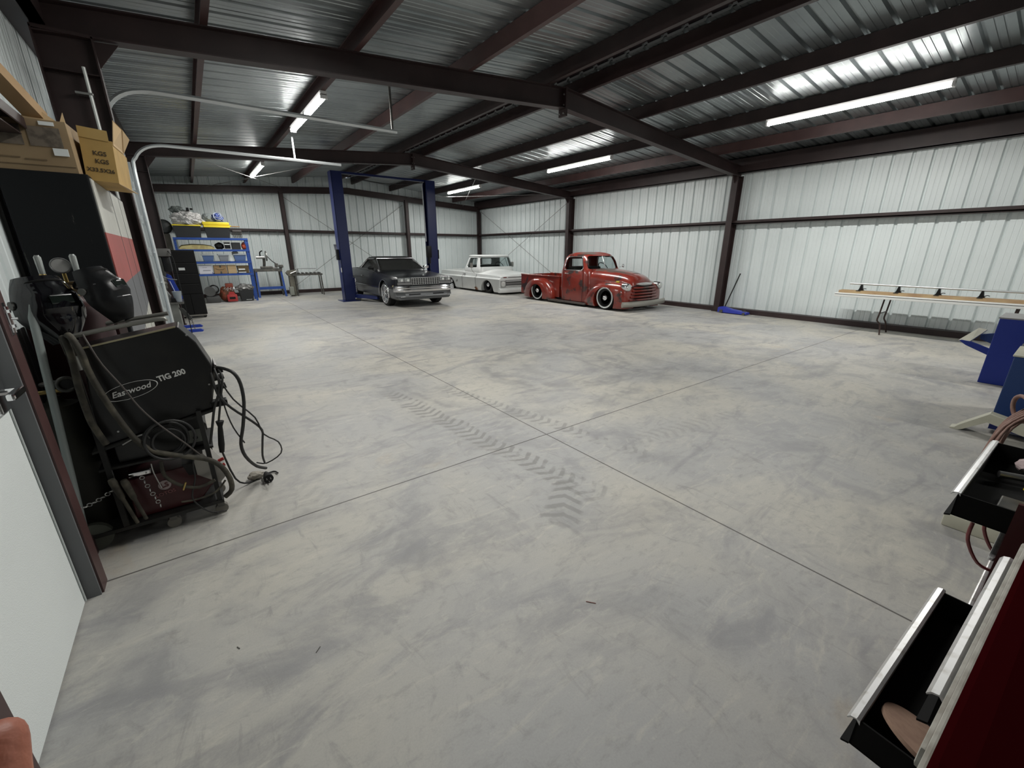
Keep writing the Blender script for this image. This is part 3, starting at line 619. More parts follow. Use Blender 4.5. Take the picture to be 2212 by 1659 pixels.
    for sx, m_ in ((1,mat('amber',(0.6,0.5,0.05),0.3)),(-1,mat('amber',(0.6,0.5,0.05),0.3))):
        put(MB().rbox((cx+sx*0.62-0.02,7.66,0.745),(cx+sx*0.62+0.02,7.76,0.79),0.012), 'turn_signal', m_, T, smooth=40)
    put(MB().box((cx-0.60,7.55,0.765),(cx-0.598,8.5,0.772)), 'hood_trim', alu, T)
    return T
red_truck()
# ------------------------------------------------------------------ white pickup
def white_truck():
    cx = 10.07; T = thing('pickup_truck', 'lowered white 1960s pickup truck parked behind the red one', 'truck', (cx,15.3,0))
    W = mat('white_car_paint', (0.66,0.68,0.67), 0.3, coat=0.5, noise=(2,(0.60,0.61,0.60),0.45,0.7))
    def pr(zt, sh, zb=0.07, k=1.0): # zt centre top, sh shoulder
        return [(0,zb),(0.90*k,zb),(0.935*k,zb+0.05),(0.955*k,0.30),(0.965*k,0.50),(0.97*k,0.555),(0.955*k,0.575),(0.905*k,0.60),(0.885*k,sh-0.02),(0.85*k,sh),(0.6*k,sh+(zt-sh)*0.55),(0.3*k,sh+(zt-sh)*0.9),(0,zt)]
    st = [(12.99,pr(0.66,0.655,k=0.985)),(13.05,pr(0.72,0.68)),(13.3,pr(0.77,0.70)),(13.8,pr(0.82,0.71)),(14.3,pr(0.865,0.72)),(14.5,pr(0.88,0.73)),(14.8,pr(0.80,0.75)),(15.8,pr(0.78,0.77)),(17.66,pr(0.78,0.77)),(17.7,pr(0.77,0.75,k=0.985))]
    cutters = [MB().box((cx-0.80,15.86,0.30),(cx+0.80,17.62,1.3))]
    for sx in (-1,1):
        cutters += [ycyl(cx,13.86,0.06,0.44,cx+sx*0.60,cx+sx*1.2), ycyl(cx,16.78,0.06,0.42,cx+sx*0.62,cx+sx*1.2)]
    me = cut(body(cx, st), cutters); put(me, 'body', W, T, smooth=30)
    lv = [(0.66,14.40,15.80,0.87),(0.80,14.41,15.80,0.875),(0.90,14.44,15.77,0.86),(0.96,14.47,15.75,0.845),(1.15,14.53,15.66,0.79),(1.33,14.59,15.58,0.735),(1.365,14.56,15.60,0.745),(1.385,14.55,15.61,0.745),(1.41,14.62,15.55,0.70),(1.425,14.75,15.45,0.58)]
    inner = [(0.78,14.50,15.72,0.80),(0.96,14.53,15.70,0.79),(1.15,14.59,15.62,0.74),(1.34,14.65,15.54,0.69)]
    side = [(14.74,0.95),(15.46,0.92),(15.48,0.96),(15.38,1.26),(15.33,1.31),(14.84,1.315),(14.80,1.30)]
    c1 = MB().prism(side,'x',cx-1.2,cx+1.2); c2 = MB().prism([(cx+a,b) for a,b in ((-0.79,0.97),(0.79,0.97),(0.72,1.28),(0.69,1.325),(-0.69,1.325),(-0.72,1.28))],'y',14.2,14.9); c3 = MB().prism([(cx+a,b) for a,b in ((-0.46,1.03),(0.46,1.03),(0.49,1.06),(0.46,1.24),(0.42,1.27),(-0.42,1.27),(-0.46,1.24),(-0.49,1.06))],'y',15.4,16)
    me = cut(plan_rings(cx, lv, pw=0.26), [plan_rings(cx, inner, pw=0.26), c1, c2, c3]); put(me, 'cab', W, T, smooth=35)
    for sx in (-1,1):
        put(pane([(cx+sx*(0.845-(z-0.96)*0.29-0.025),y,z) for y,z in side],0.004,(-sx,0,0)), 'side_window', glass, T)
        put(MB().tube([(cx+sx*0.83,14.90,0.95),(cx+sx*0.735,14.97,1.31)],0.009), 'vent_post', black, T)
        wheel(T, cx+sx*0.90, 13.86, 0.32, 0.335, 0.2, sx, 'plain'); wheel(T, cx+sx*0.90, 16.78, 0.32, 0.33, 0.2, sx, 'plain')
        hb = MB().rbox((cx+sx*0.80-0.115,12.955,0.27),(cx+sx*0.80+0.115,13.0,0.52),0.012); hd = put(hb, 'headlight_bezel', mat('bezel_grey',(0.40,0.41,0.41),0.35,0.5), T, smooth=40)
        put(MB().lathe((cx+sx*0.80,12.96,0.395),(0,-1,0),[(0,0.095),(0.015,0.095),(0.02,0.085),(0.015,0.08),(0.03,0.03)],n=24), 'headlight', mat('lens',(0.7,0.72,0.7),0.1,0.3), hd, smooth=40)
        put(MB().rbox((cx+sx*0.70-0.075,12.975,0.615),(cx+sx*0.70+0.075,12.999,0.645),0.006), 'marker_lamp', mat('marker_red',(0.12,0.01,0.012),0.3), T)
    put(pane([(cx+a,y,z) for a,z,y in ((-0.80,0.96,14.49),(0.80,0.96,14.49),(0.70,1.33,14.60),(-0.70,1.33,14.60))],0.004,(0,1,0)), 'windshield', glass, T)
    dk = mat('grille_black',(0.01,0.01,0.01),0.6)
    g = put(MB().box((cx-0.67,12.975,0.30),(cx+0.67,12.995,0.525)), 'grille', dk, T)
    for z, h in ((0.49,0.014),(0.40,0.045),(0.315,0.014)): put(MB().rbox((cx-0.67,12.955,z-h),(cx+0.67,12.985,z+h),0.006), 'grille_bar', W if h < 0.03 else mat('grille_mesh',(0.18,0.18,0.18),0.5,0.3), g, smooth=40)
    put(MB().box((cx-0.55,12.984,0.622),(cx+0.55,12.995,0.64)), 'hood_slot', dk, T)
    put(MB().loft([[(cx+t*0.97,12.86+0.09*t**4+dy,0.155+dz) for dy,dz in ((0.1,-0.085),(0.01,-0.08),(-0.01,-0.02),(-0.01,0.05),(0.02,0.08),(0.1,0.085))] for t in [i/10-1 for i in range(21)]]), 'front_bumper', W, T, smooth=50)
    sm = mat('seam_grey',(0.10,0.10,0.10),0.8)
    for y in (14.66,15.72): 
        s_ = MB().tube([(cx-0.957,y,0.10),(cx-0.967,y,0.30),(cx-0.977,y,0.50),(cx-0.982,y,0.555),(cx-0.915,y+0.01,0.60),(cx-0.892,y+0.01,0.69)],0.006,n=6,smooth=0); put(s_, 'door_seam', sm, T)
    put(MB().rbox((cx-0.93,15.53,0.655),(cx-0.90,15.64,0.675),0.005), 'door_handle', dk, T)
    put(MB().prism([(14.70,0.08),(14.53,0.08),(14.55,0.14),(14.62,0.19),(14.70,0.20),(14.74,0.15),(14.66,0.13)],'x',cx-0.97,cx-0.945), 'rust_patch', mat('rust',(0.16,0.07,0.03),0.8,noise=(20,(0.08,0.03,0.015),0.4,0.6)), T)
    put(MB().prism([(16.18,0.38),(16.12,0.42),(16.15,0.34),(16.2,0.31)],'x',cx-0.972,cx-0.958), 'marker', sm, T)
    for sx in (-1,1):
        mm = MB().rbox((cx+sx*1.02-0.07,14.82,0.93),(cx+sx*1.02+0.07,14.86,1.13),0.03); mm.tube([(cx+sx*0.88,14.86,0.72),(cx+sx*1.0,14.85,0.84),(cx+sx*1.02,14.84,0.95)],0.008); put(mm, 'side_mirror', mat('mirror_back',(0.28,0.27,0.25),0.3,0.8), T, smooth=40)
    put(MB().rbox((cx-0.65,15.2,0.80),(cx+0.65,15.5,1.0),0.05), 'bench_seat', mat('seat_black',(0.012,0.012,0.012),0.8), T, smooth=40)
    put(MB().torus((cx+0.36,14.85,0.98),0.19,0.011,(0,-0.8,0.6)), 'steering_wheel', black, T, smooth=60)
    put(MB().rbox((cx-0.74,14.52,0.86),(cx+0.74,14.78,0.945),0.02), 'dashboard', black, T)
    return T
white_truck()
# ------------------------------------------------------------------ dark coupe utility under the lift
def coupe():
    cx = 5.42; T = thing('coupe_utility', 'dark coupe pickup with chrome bumper parked between the lift posts', 'car', (cx,13.9,0))
    K = mat('dark_car_paint',(0.005,0.0055,0.010),0.25,coat=0.15,spec=0.3, noise=(2,(0.009,0.0095,0.014),0.4,0.7)); G = mat('grey_lower_paint',(0.13,0.135,0.14),0.3,0.4); V = mat('roof_dark',(0.018,0.019,0.0185),0.35)
    HD = mat('hood_dark',(0.02,0.021,0.02),0.3,coat=0.4)
    def up(zt, sh, k=1.0): return [(0,0.50),(0.902*k,0.50),(0.91*k,0.56),(0.91*k,0.66),(0.90*k,0.80),(0.875*k,sh-0.05),(0.84*k,sh),(0.55*k,sh+(zt-sh)*0.7),(0.2*k,zt),(0,zt+0.002)]
    def lo(k=1.0): return [(0,0.23),(0.82*k,0.23),(0.87*k,0.27),(0.895*k,0.40),(0.902*k,0.50),(0.902*k,0.525),(0,0.525)]
    arches = lambda: sum([[ycyl(cx,12.46,0.36,0.40,cx+sx*0.55,cx+sx*1.2), ycyl(cx,15.47,0.36,0.38,cx+sx*0.58,cx+sx*1.2)] for sx in (-1,1)],[])
    st = [(11.52,up(0.86,0.855,0.96)),(11.60,up(0.885,0.87,0.985)),(12.2,up(0.94,0.90)),(12.9,up(1.0,0.95)),(13.15,up(1.015,0.97)),(13.4,up(1.0,0.985)),(15.1,up(1.0,0.995)),(16.45,up(0.99,0.98)),(16.5,up(0.97,0.96,0.97))]
    me = cut(body(cx, st), [MB().box((cx-0.66,15.0,0.60),(cx+0.66,16.40,1.5))]+arches()); put(me, 'body', K, T, smooth=30)
    me = cut(body(cx, [(11.56,lo(0.95)),(11.7,lo()),(16.4,lo()),(16.48,lo(0.97))]), arches()); put(me, 'lower_panel', G, T, smooth=30)
    lv = [(0.97,12.98,15.42,0.80),(1.02,13.06,15.30,0.79),(1.10,13.22,15.08,0.75),(1.22,13.45,14.84,0.695),(1.34,13.68,14.62,0.64),(1.385,13.80,14.50,0.60),(1.41,13.95,14.38,0.50)]
    inner = [(0.92,13.10,14.75,0.74),(1.02,13.14,14.72,0.73),(1.10,13.29,14.70,0.70),(1.22,13.52,14.62,0.65),(1.33,13.74,14.5,0.60)]
    side = [(13.22,1.035),(14.76,1.045),(14.50,1.24),(14.36,1.325),(13.82,1.335),(13.74,1.315)]
    c1 = MB().prism(side,'x',cx-1.2,cx+1.2); c2 = MB().prism([(cx+a,b) for a,b in ((-0.72,1.025),(0.72,1.025),(0.585,1.34),(-0.585,1.34))],'y',12.6,13.95)
    c2.bm.transform(Matrix.Identity(4))
    me = cut(plan_rings(cx, lv, pw=0.22), [plan_rings(cx, inner, pw=0.22), c1, c2]); put(me, 'cab', V, T, smooth=30)
    tg = mat('tinted_glass',(0.05,0.052,0.05),0.06,trans=0.35,ior=1.1,spec=0.9)
    put(pane([(cx+a,y,z) for a,z,y in ((-0.74,1.02,13.10),(0.74,1.02,13.10),(0.60,1.345,13.74),(-0.60,1.345,13.74))],0.004,(0,1,0.3)), 'windshield', tg, T)
    put(MB().tube([(cx-0.745,13.06,1.02),(cx-0.61,13.69,1.35),(cx+0.61,13.69,1.35),(cx+0.745,13.06,1.02)],0.014,n=6,smooth=0), 'windshield_trim', chrome, T)
    for sx in (-1,1):
        put(pane([(cx+sx*(0.79-(z-1.02)*0.46-0.02),y,z) for y,z in side],0.004,(-sx,0,0)), 'side_window', tg, T)
        put(MB().tube([(cx+sx*(0.80-(z-1.02)*0.46),y,z) for y,z in side[1:-1]],0.010,n=6,smooth=0), 'window_trim', chrome, T)
        wheel(T, cx+sx*0.885, 12.46, 0.35, 0.355, 0.235, sx, 'chrome'); wheel(T, cx+sx*0.885, 15.47, 0.35, 0.355, 0.235, sx, 'chrome')
        for y0 in (12.46,15.47): put(MB().torus((cx+sx*0.907,y0,0.36),0.40 if y0<13 else 0.38,0.014,(sx,0,0),n=26,m=6,a0=0 if True else 0,a1=PI) if False else MB().tube([(cx+sx*0.912,y0+(0.405 if y0<13 else 0.385)*math.cos(a),0.36+(0.405 if y0<13 else 0.385)*math.sin(a)) for a in [R(-12+204*i/20) for i in range(21)]],0.014,n=6,smooth=0), 'arch_trim', chrome, T, smooth=60)
        put(MB().box((cx+sx*0.912-0.006,12.88,0.515),(cx+sx*0.912+0.006,15.07,0.535)), 'side_trim', chrome, T)
        for k in (0,1):
            xc = cx+sx*(0.745-k*0.19); hl = put(MB().rbox((xc-0.09,11.485,0.735),(xc+0.09,11.53,0.845),0.008), 'headlight', mat('lens_dark',(0.30,0.31,0.31),0.12,0.6), T, smooth=40)
            put(MB().sphere((xc+0.02,11.483,0.785),(0.035,0.008,0.035)), 'lamp_bulb', mat('lens',(0.7,0.72,0.7),0.1,0.3), hl, smooth=60)
        put(MB().rbox((cx+sx*0.65-0.2,11.50,0.655),(cx+sx*0.65+0.2,11.53,0.722),0.006), 'turn_lamp', mat('lamp_grey',(0.20,0.20,0.20),0.3,0.5), T)
        put(MB().rbox((cx+sx*0.898-0.012,11.66,0.60),(cx+sx*0.898+0.012,11.76,0.64),0.006), 'side_marker', mat('marker_pale',(0.55,0.45,0.22),0.3), T)
        mm = MB().rbox((cx+sx*0.93-0.09,13.32,1.03),(cx+sx*0.93+0.09,13.42,1.12),0.03); mm.tube([(cx+sx*0.84,13.36,1.0),(cx+sx*0.90,13.37,1.05)],0.015); put(mm, 'side_mirror', black if sx < 0 else chrome, T, smooth=40)
    put(MB().tube([(cx-0.86,11.50,0.855),(cx+0.86,11.50,0.855)],0.010,n=6,smooth=0), 'header_trim', chrome, T)
    gr = put(MB().box((cx-0.44,11.50,0.66),(cx+0.44,11.525,0.84)), 'grille', mat('grille_black',(0.01,0.01,0.01),0.6), T)
    for k in range(13): put(MB().box((cx-0.44+k*0.0733-0.004,11.488,0.66),(cx-0.44+k*0.0733+0.004,11.50,0.84)), 'grille_bar', alu, gr)
    for k in range(5): put(MB().box((cx-0.44,11.486,0.66+k*0.045-0.003),(cx+0.44,11.50,0.66+k*0.045+0.003)), 'grille_bar', alu, gr)
    put(MB().box((cx-0.44,11.48,0.832),(cx+0.44,11.50,0.85)), 'grille_frame', chrome, T)
    bpm = MB().loft([[(cx+t*0.93,11.33+0.16*max(0,abs(t)-0.75)/0.25*abs(t)+dy,0.555+dz) for dy,dz in ((0.16,-0.09),(0.02,-0.085),(0,-0.03),(0.02,0),(0,0.03),(0.03,0.075),(0.16,0.08))] for t in [-1,-0.97,-0.9,-0.8,-0.75,-0.4,0,0.4,0.75,0.8,0.9,0.97,1]])
    put(bpm, 'front_bumper', chrome, T, smooth=30)
    put(MB().loft([[(cx+t*0.88,11.42+0.16*max(0,abs(t)-0.75)/0.25+dy,0.40+dz) for dy,dz in ((0.2,-0.09),(0.0,-0.07),(0.03,0.0),(0.03,0.07),(0.2,0.07))] for t in [-1,-0.9,-0.75,0,0.75,0.9,1]]), 'air_dam', G, T, smooth=30)
    put(MB().box((cx-0.55,11.43,0.375),(cx-0.20,11.46,0.40)), 'air_slot', black, T); put(MB().box((cx+0.20,11.43,0.375),(cx+0.55,11.46,0.40)), 'air_slot', black, T)
    put(MB().box((cx-0.8,11.44,0.325),(cx+0.8,11.455,0.337)), 'air_dam_trim', chrome, T)
    put(MB().prism([(cx-0.03,0.90),(cx,0.955),(cx+0.03,0.90)],'y',11.60,11.61), 'hood_ornament', chrome, T)
    put(MB().rbox((cx-0.93,14.30,0.80),(cx-0.905,14.42,0.825),0.004), 'door_handle', chrome, T)
    put(MB().rbox((cx-0.6,13.6,1.0),(cx+0.6,14.5,1.12),0.06), 'bench_seat', mat('seat_grey',(0.10,0.10,0.095),0.8), T, smooth=40)
    put(MB().box((cx-0.55,11.8,0.24),(cx+0.55,16.2,0.45)), 'chassis', black_matt, T)
    put(MB().cyl((cx-0.15,13.75,1.30),(cx+0.1,13.75,1.30),0.022,n=10), 'rear_view_mirror', black, T)
    return T
coupe()
# ------------------------------------------------------------------ two-post lift
L_ = thing('two_post_lift', 'tall navy blue two-post car lift with overhead beam', 'car lift', (5.62,14.45,0))
for sx, xc in ((-1,4.03),(1,7.15)):
    pc = MB(); w_ = 0.16; xo = xc+sx*0.16; xi = xc-sx*0.16
    pc.box((min(xo,xo-sx*0.012),14.28,0.02),(max(xo,xo-sx*0.012),14.62,3.88))
    for y in (14.28,14.608): pc.box((min(xo,xi),y,0.02),(max(xo,xi),y+0.012,3.88))
    for y in (14.292,14.55): pc.box((min(xi,xi+sx*0.012),y,0.02),(max(xi,xi+sx*0.012),y+0.058,3.88))
    put(pc, 'post', navy, L_)
    put(MB().box((xc-0.28,14.14,0),(xc+0.28,14.76,0.02)), 'base_plate', navy, L_)
    cr = MB().rbox((xc-sx*0.14-0.08,14.31,0.10),(xc-sx*0.14+0.08,14.59,0.75),0.01); put(cr, 'carriage', navy, L_)
    for s_ in (-1,1):
        a = MB(); x0 = xc-sx*0.2; y0 = 14.45+s_*0.1; ye = 14.45+s_*1.05; xe = xc-sx*0.62
        d_ = Vector((xe-x0,ye-y0,0)).normalized(); n_ = Vector((-d_.y,d_.x,0))*0.06
        a.loft([[Vector((x0,y0,z))+n_*q for q,z in ((-1,0.10),(1,0.10),(1,0.22),(-1,0.22))],[Vector((xe,ye,z))+n_*q*0.8 for q,z in ((-1,0.10),(1,0.10),(1,0.19),(-1,0.19))]])
        ar = put(a, 'arm', navy, L_); put(MB().cyl((xe,ye,0.19),(xe,ye,0.25),0.05,n=16), 'pad', rubber, ar)
    put(MB().rbox((xo if sx>0 else xo-0.08,14.36,1.30),(xo+0.08 if sx>0 else xo,14.50,1.62),0.01), 'lock_box', black, L_)
hb = MB().box((4.0,14.40,3.84),(7.2,14.50,3.90)); put(hb, 'overhead_beam', navy, L_)
put(MB().tube([(4.1,14.36,3.80),(5.6,14.36,3.66),(6.9,14.37,3.80)],0.012,smooth=6), 'shutoff_hose', black, L_)
hz = MB().tube([(6.93,14.42,1.9),(6.92,14.42,2.6),(6.90,14.42,3.5),(6.90,14.42,3.78),(7.02,14.42,3.88)],0.02,n=8,smooth=3); put(hz, 'hydraulic_pipe', mat('pale_hose',(0.55,0.57,0.58),0.4), L_, smooth=60)
pw = MB().rbox((6.86,14.20,1.35),(7.02,14.36,1.75),0.02); pw.cyl((6.94,14.28,1.15),(6.94,14.28,1.35),0.06,n=14); put(pw, 'power_unit', black, L_, smooth=40)
put(MB().prism([(14.55,1.62),(14.66,1.78),(14.60,1.60)],'x',3.80,3.88), 'lock_lever', steel, L_)
put(MB().box((3.862,14.30,0.92),(3.868,14.36,1.06)), 'warning_label', mat('label_white',(0.7,0.7,0.68),0.5), L_)
# ================================================================== left side, near to far
def crumple(c, r, seed, amp=0.35, sub=4, flat=None, freq=3.0):
    from mathutils import noise as mn
    mb = MB(); bmesh.ops.create_icosphere(mb.bm, subdivisions=sub, radius=1.0)
    for v in mb.bm.verts:
        p = v.co.copy(); n = mn.noise(p*freq*0.5+Vector((seed,0,0)))*0.6+mn.noise(p*freq*1.6+Vector((0,seed,0)))*0.35+mn.noise(p*freq*3.5+Vector((0,0,seed)))*0.16
        q = p*(1+amp*n); z = q.z
        if flat is not None and z < flat: z = flat
        v.co = Vector((c[0]+q.x*r[0], c[1]+q.y*r[1], c[2]+z*r[2]))
    return mb
def tub(mb, x0, x1, y0, y1, z0, z1, taper=0.04, t=0.006):
    """open tapered bin"""
    o0 = [(x0+taper,y0+taper,z0),(x1-taper,y0+taper,z0),(x1-taper,y1-taper,z0),(x0+taper,y1-taper,z0)]
    o1 = [(x0,y0,z1),(x1,y0,z1),(x1,y1,z1),(x0,y1,z1)]
    i1 = [(x0+t,y0+t,z1),(x1-t,y0+t,z1),(x1-t,y1-t,z1),(x0+t,y1-t,z1)]
    i0 = [(x0+taper+t,y0+taper+t,z0+t),(x1-taper-t,y0+taper+t,z0+t),(x1-taper-t,y1-taper-t,z0+t),(x0+taper+t,y1-taper-t,z0+t)]
    mb.loft([o0,o1,i1,i0]); return mb
# conduit on the column web
t = thing('conduit', 'pale metal conduit fixed to the web of the nearest left column', 'pipe', (-0.42,5.8,0))
put(MB().cyl((-0.44,5.79,0.02),(-0.44,5.79,3.15),0.014,n=10), 'pipe', mat('conduit_white',(0.7,0.72,0.70),0.4,0.3), t, smooth=60)
put(MB().rbox((-0.54,5.775,2.93),(-0.42,5.86,2.95),0.004), 'clamp', steel, t)
# ---- tall black cabinet with the painted side
t = thing('storage_cabinet', 'tall scuffed black cabinet with a white, red and grey side, by the left wall', 'cabinet', (-0.6,4.7,0))
blk = bpy.data.materials.new('scuffed_black'); blk.use_nodes = True; nt = blk.node_tree; b = nt.nodes['Principled BSDF']; b.inputs['Roughness'].default_value = 0.55; b.inputs['Specular IOR Level'].default_value = 0.15
tc = nt.nodes.new('ShaderNodeTexCoord'); mp = nt.nodes.new('ShaderNodeMapping'); mp.inputs['Scale'].default_value = (60,60,2.5); n1 = nt.nodes.new('ShaderNodeTexNoise'); n1.inputs['Scale'].default_value = 0.35; n1.inputs['Detail'].default_value = 8; n1.inputs['Roughness'].default_value = 0.75
nt.links.new(tc.outputs['Object'], mp.inputs[0]); nt.links.new(mp.outputs[0], n1.inputs['Vector']); mr = nt.nodes.new('ShaderNodeMapRange'); mr.inputs[1].default_value = 0.63; mr.inputs[2].default_value = 0.68; nt.links.new(n1.outputs['Fac'], mr.inputs[0])
mx = nt.nodes.new('ShaderNodeMix'); mx.data_type = 'RGBA'; mx.inputs[6].default_value = (0.009,0.010,0.011,1); mx.inputs[7].default_value = (0.30,0.30,0.25,1); nt.links.new(mr.outputs[0], mx.inputs[0]); nt.links.new(mx.outputs[2], b.inputs['Base Color'])
put(MB().rbox((-0.80,3.88,0.0),(-0.41,5.62,2.05),0.008), 'body', blk, t)
for nm, col, poly in (('white_side_panel',(0.50,0.50,0.46),[(3.90,1.71),(5.60,1.70),(5.60,2.03),(3.90,2.03)]),('red_side_panel',(0.36,0.085,0.075),[(3.90,1.36),(5.60,1.41),(5.60,1.70),(3.90,1.71)]),('grey_side_panel',(0.13,0.135,0.145),[(3.90,0.90),(4.3,0.92),(5.60,1.11),(5.60,1.41),(3.90,1.36)]),('pale_lower_panel',(0.50,0.50,0.45),[(4.3,0.10),(5.60,0.10),(5.60,1.11),(4.3,0.92)])):
    p = put(MB().prism(poly,'x',-0.410,-0.404), nm, mat(nm,col,0.5,noise=(3,tuple(c*0.8 for c in col),0.4,0.7)), t); p['label'] = nm.replace('_',' ')
sm = MB(); sm.box((-0.4045,4.72,0.1),(-0.4025,4.735,2.03)); put(sm, 'side_seam', mat('seam2',(0.08,0.08,0.08),0.7), t)
sm = MB(); sm.box((-0.4045,5.25,0.1),(-0.4025,5.26,2.03)); put(sm, 'side_seam', mat('seam2',(0.08,0.08,0.08),0.7), t)
# ---- cartons on top
t = thing('cardboard_box', 'long brown carton printed with dark pictures lying on the black cabinet', 'box', (-0.65,4.1,2.05))
lo = Matrix.Translation((-0.68,4.05,2.05)) @ Matrix.Rotation(R(-3),4,'Z')
put(MB().box((-0.235,-0.12,0.0),(0.235,0.45,0.285),lo), 'carton', card_dk, t)
for k, (a, b_) in enumerate(((-0.23,-0.12),(-0.10,0.035),(0.06,0.20))):
    put(MB().box((a,-0.1245,0.14),(b_,-0.1205,0.245),lo), 'printed_picture', mat('print_dark',(0.085,0.070,0.055),0.8,noise=(25,(0.16,0.13,0.10),0.4,0.6)), t)
put(MB().box((0.12,-0.127,0.255),(0.185,-0.1225,0.275),lo), 'sticker', white_paint, t)
put(MB().box((0.15,-0.1285,0.095),(0.215,-0.1225,0.135),lo), 'barcode_label', white_paint, t)
for k in range(3): put(MB().box((-0.20+0.11*k,-0.1235,0.075-k*0.006),(-0.11+0.11*k,-0.1205,0.082-k*0.006),lo), 'printed_text_line', mat('print_brown',(0.16,0.11,0.06),0.8), t)
put(MB().box((-0.23,-0.1235,0.035),(0.23,-0.1205,0.039),lo), 'printed_border', mat('print_brown',(0.16,0.11,0.06),0.8), t)
put(MB().loft([[Vector(lo @ Vector(p)) for p in ((0.04,-0.10,0.285),(0.20,-0.08,0.285),(0.10,-0.06,0.37))],[Vector(lo @ Vector(p)) for p in ((0.04,-0.095,0.285),(0.20,-0.075,0.285),(0.10,-0.055,0.37))]]), 'flap', card_l, t)
put(MB().loft([[Vector(lo @ Vector(p)) for p in ((0.21,-0.10,0.285),(0.235,-0.10,0.285),(0.225,-0.05,0.35))],[Vector(lo @ Vector(p)) for p in ((0.21,-0.095,0.285),(0.235,-0.095,0.285),(0.225,-0.045,0.35))]]), 'flap', card_l, t)
t = thing('cardboard_box', 'open yellowish carton marked KGS, overhanging the cabinet edge with a raised flap', 'box', (-0.35,4.4,2.06))
M2 = Matrix.Translation((-0.435,4.02,2.035)) @ Matrix.Rotation(R(-2),4,'Z') @ Matrix.Rotation(R(4),4,'Y')
cb = MB(); th = 0.005; w_, d_, h_ = 0.155, 0.62, 0.25
cm2 = mat('carton_ochre',(0.42,0.27,0.085),0.8,noise=(6,(0.34,0.22,0.07),0.4,0.7))
cb.box((0,0,0),(w_,d_,th),M2); cb.box((0,0,th),(w_,th,h_),M2); cb.box((0,d_-th,th),(w_,d_,h_),M2); cb.box((0,th,th),(th,d_-th,h_),M2); cb.box((w_-th,th,th),(w_,d_-th,h_),M2)
put(cb, 'carton', cm2, t)
def fl3(*ps):
    P = [M2 @ Vector(p) for p in ps]; n = (P[1]-P[0]).cross(P[2]-P[0]).normalized()*0.004
    return MB().loft([P,[p+n for p in P]])
put(fl3((0,0,h_),(w_-0.015,0,h_-0.005),(w_-0.015,-0.012,h_+0.055),(0,-0.010,h_+0.06)), 'flap', mat('carton_ochre_light',(0.46,0.31,0.11),0.8), t)
put(fl3((w_,0.01,h_-0.02),(w_,0.45,h_),(w_+0.055,0.36,h_+0.09),(w_+0.05,0.10,h_+0.10),(w_+0.02,0.01,h_+0.13)), 'flap', card_l, t)
put(fl3((w_+0.001,-0.002,0),(w_+0.001,0.45,0),(w_+0.045,0.5,-0.01),(w_+0.04,0.05,-0.02)), 'flap', card_l, t)
for s_, zz, xx in (('KGS',0.165,0.085),('KGS',0.118,0.09),('X33.5X26',0.065,0.078)):
    me = text_mesh(s_, 0.036 if s_ == 'KGS' else 0.032, M2 @ Matrix.Translation((xx,-0.002,zz)) @ Matrix.Rotation(PI/2,4,'X'), 0.0006, bold=0.0006)
    put(me, 'printed_text', mat('ink',(0.05,0.035,0.02),0.8), t)
t = thing('cardboard_box', 'slim carton propped on end at the top left corner, above the printed carton', 'box', (-0.7,3.9,2.34))
A_ = Vector((-0.56,4.02,2.355)); B_ = Vector((-0.80,3.35,2.80)); 
dd = (B_-A_).normalized(); nx = Vector((1,0,0)); nx = (nx-dd*nx.dot(dd)).normalized(); nz = dd.cross(nx).normalized()
put(MB().loft([[A_+nx*a+nz*b_ for a,b_ in ((-0.05,-0.04),(0.03,-0.04),(0.03,0.04),(-0.05,0.04))],[B_+nx*a+nz*b_ for a,b_ in ((-0.05,-0.04),(0.03,-0.04),(0.03,0.04),(-0.05,0.04))]]), 'carton', card, t)
# ---- dark red steel locker behind the welding cart
t = thing('steel_locker', 'low dark maroon steel locker behind the welding cart', 'cabinet', (-0.6,3.65,0))
put(MB().rbox((-0.80,3.45,0.0),(-0.42,3.80,1.22),0.01), 'body', mat('dark_maroon',(0.012,0.003,0.003),0.6,spec=0.1), t)
put(MB().box((-0.79,3.444,0.04),(-0.43,3.449,1.18)), 'door', mat('dark_maroon',(0.012,0.003,0.003),0.6,spec=0.1), t)
# ---- gas cylinders
def cylinder(x, y, r, h, m, label):
    t = thing('gas_cylinder', label, 'gas cylinder', (x,y,0), group=None)
    put(MB().lathe((x,y,0.02),(0,0,1),[(0,r*0.9),(0.02,r),(h-r*0.9,r),(h-r*0.45,r*0.86),(h-0.04,r*0.45),(h-0.02,0.03),(h,0.025)],n=28), 'tank', m, t, smooth=50)
    v = MB().cyl((x,y,h),(x,y,h+0.07),0.014,n=12); v.cyl((x-0.05,y,h+0.045),(x+0.05,y,h+0.045),0.012,n=10); put(v, 'valve', mat('brass',(0.45,0.33,0.12),0.35,0.9), t, smooth=40)
    put(MB().torus((x,y,h+0.09),0.032,0.008,(0,0,1),n=16), 'valve_wheel', dark_steel, t, smooth=60); put(MB().box((x-0.03,y-0.005,h+0.083),(x+0.03,y+0.005,h+0.093)), 'valve_spoke', dark_steel, t)
    return t
cy = cylinder(-0.71, 3.12, 0.10, 0.84, mat('olive_tank',(0.012,0.012,0.008),0.6,noise=(4,(0.025,0.024,0.015),0.4,0.7)), 'dark olive gas cylinder standing behind the door jamb')
for sx in (-1,1): put(MB().torus((-0.71+sx*0.075,3.05,0.93),0.034,0.01,(0.3*sx,-1,0.15),n=18), 'gauge_rim', dark_steel, cy, smooth=60); put(MB().cyl((-0.71+sx*0.075,3.045,0.93),(-0.71+sx*0.075,3.06,0.93),0.03,n=16), 'gauge_face', mat('gauge_dark',(0.02,0.02,0.02),0.3), cy)
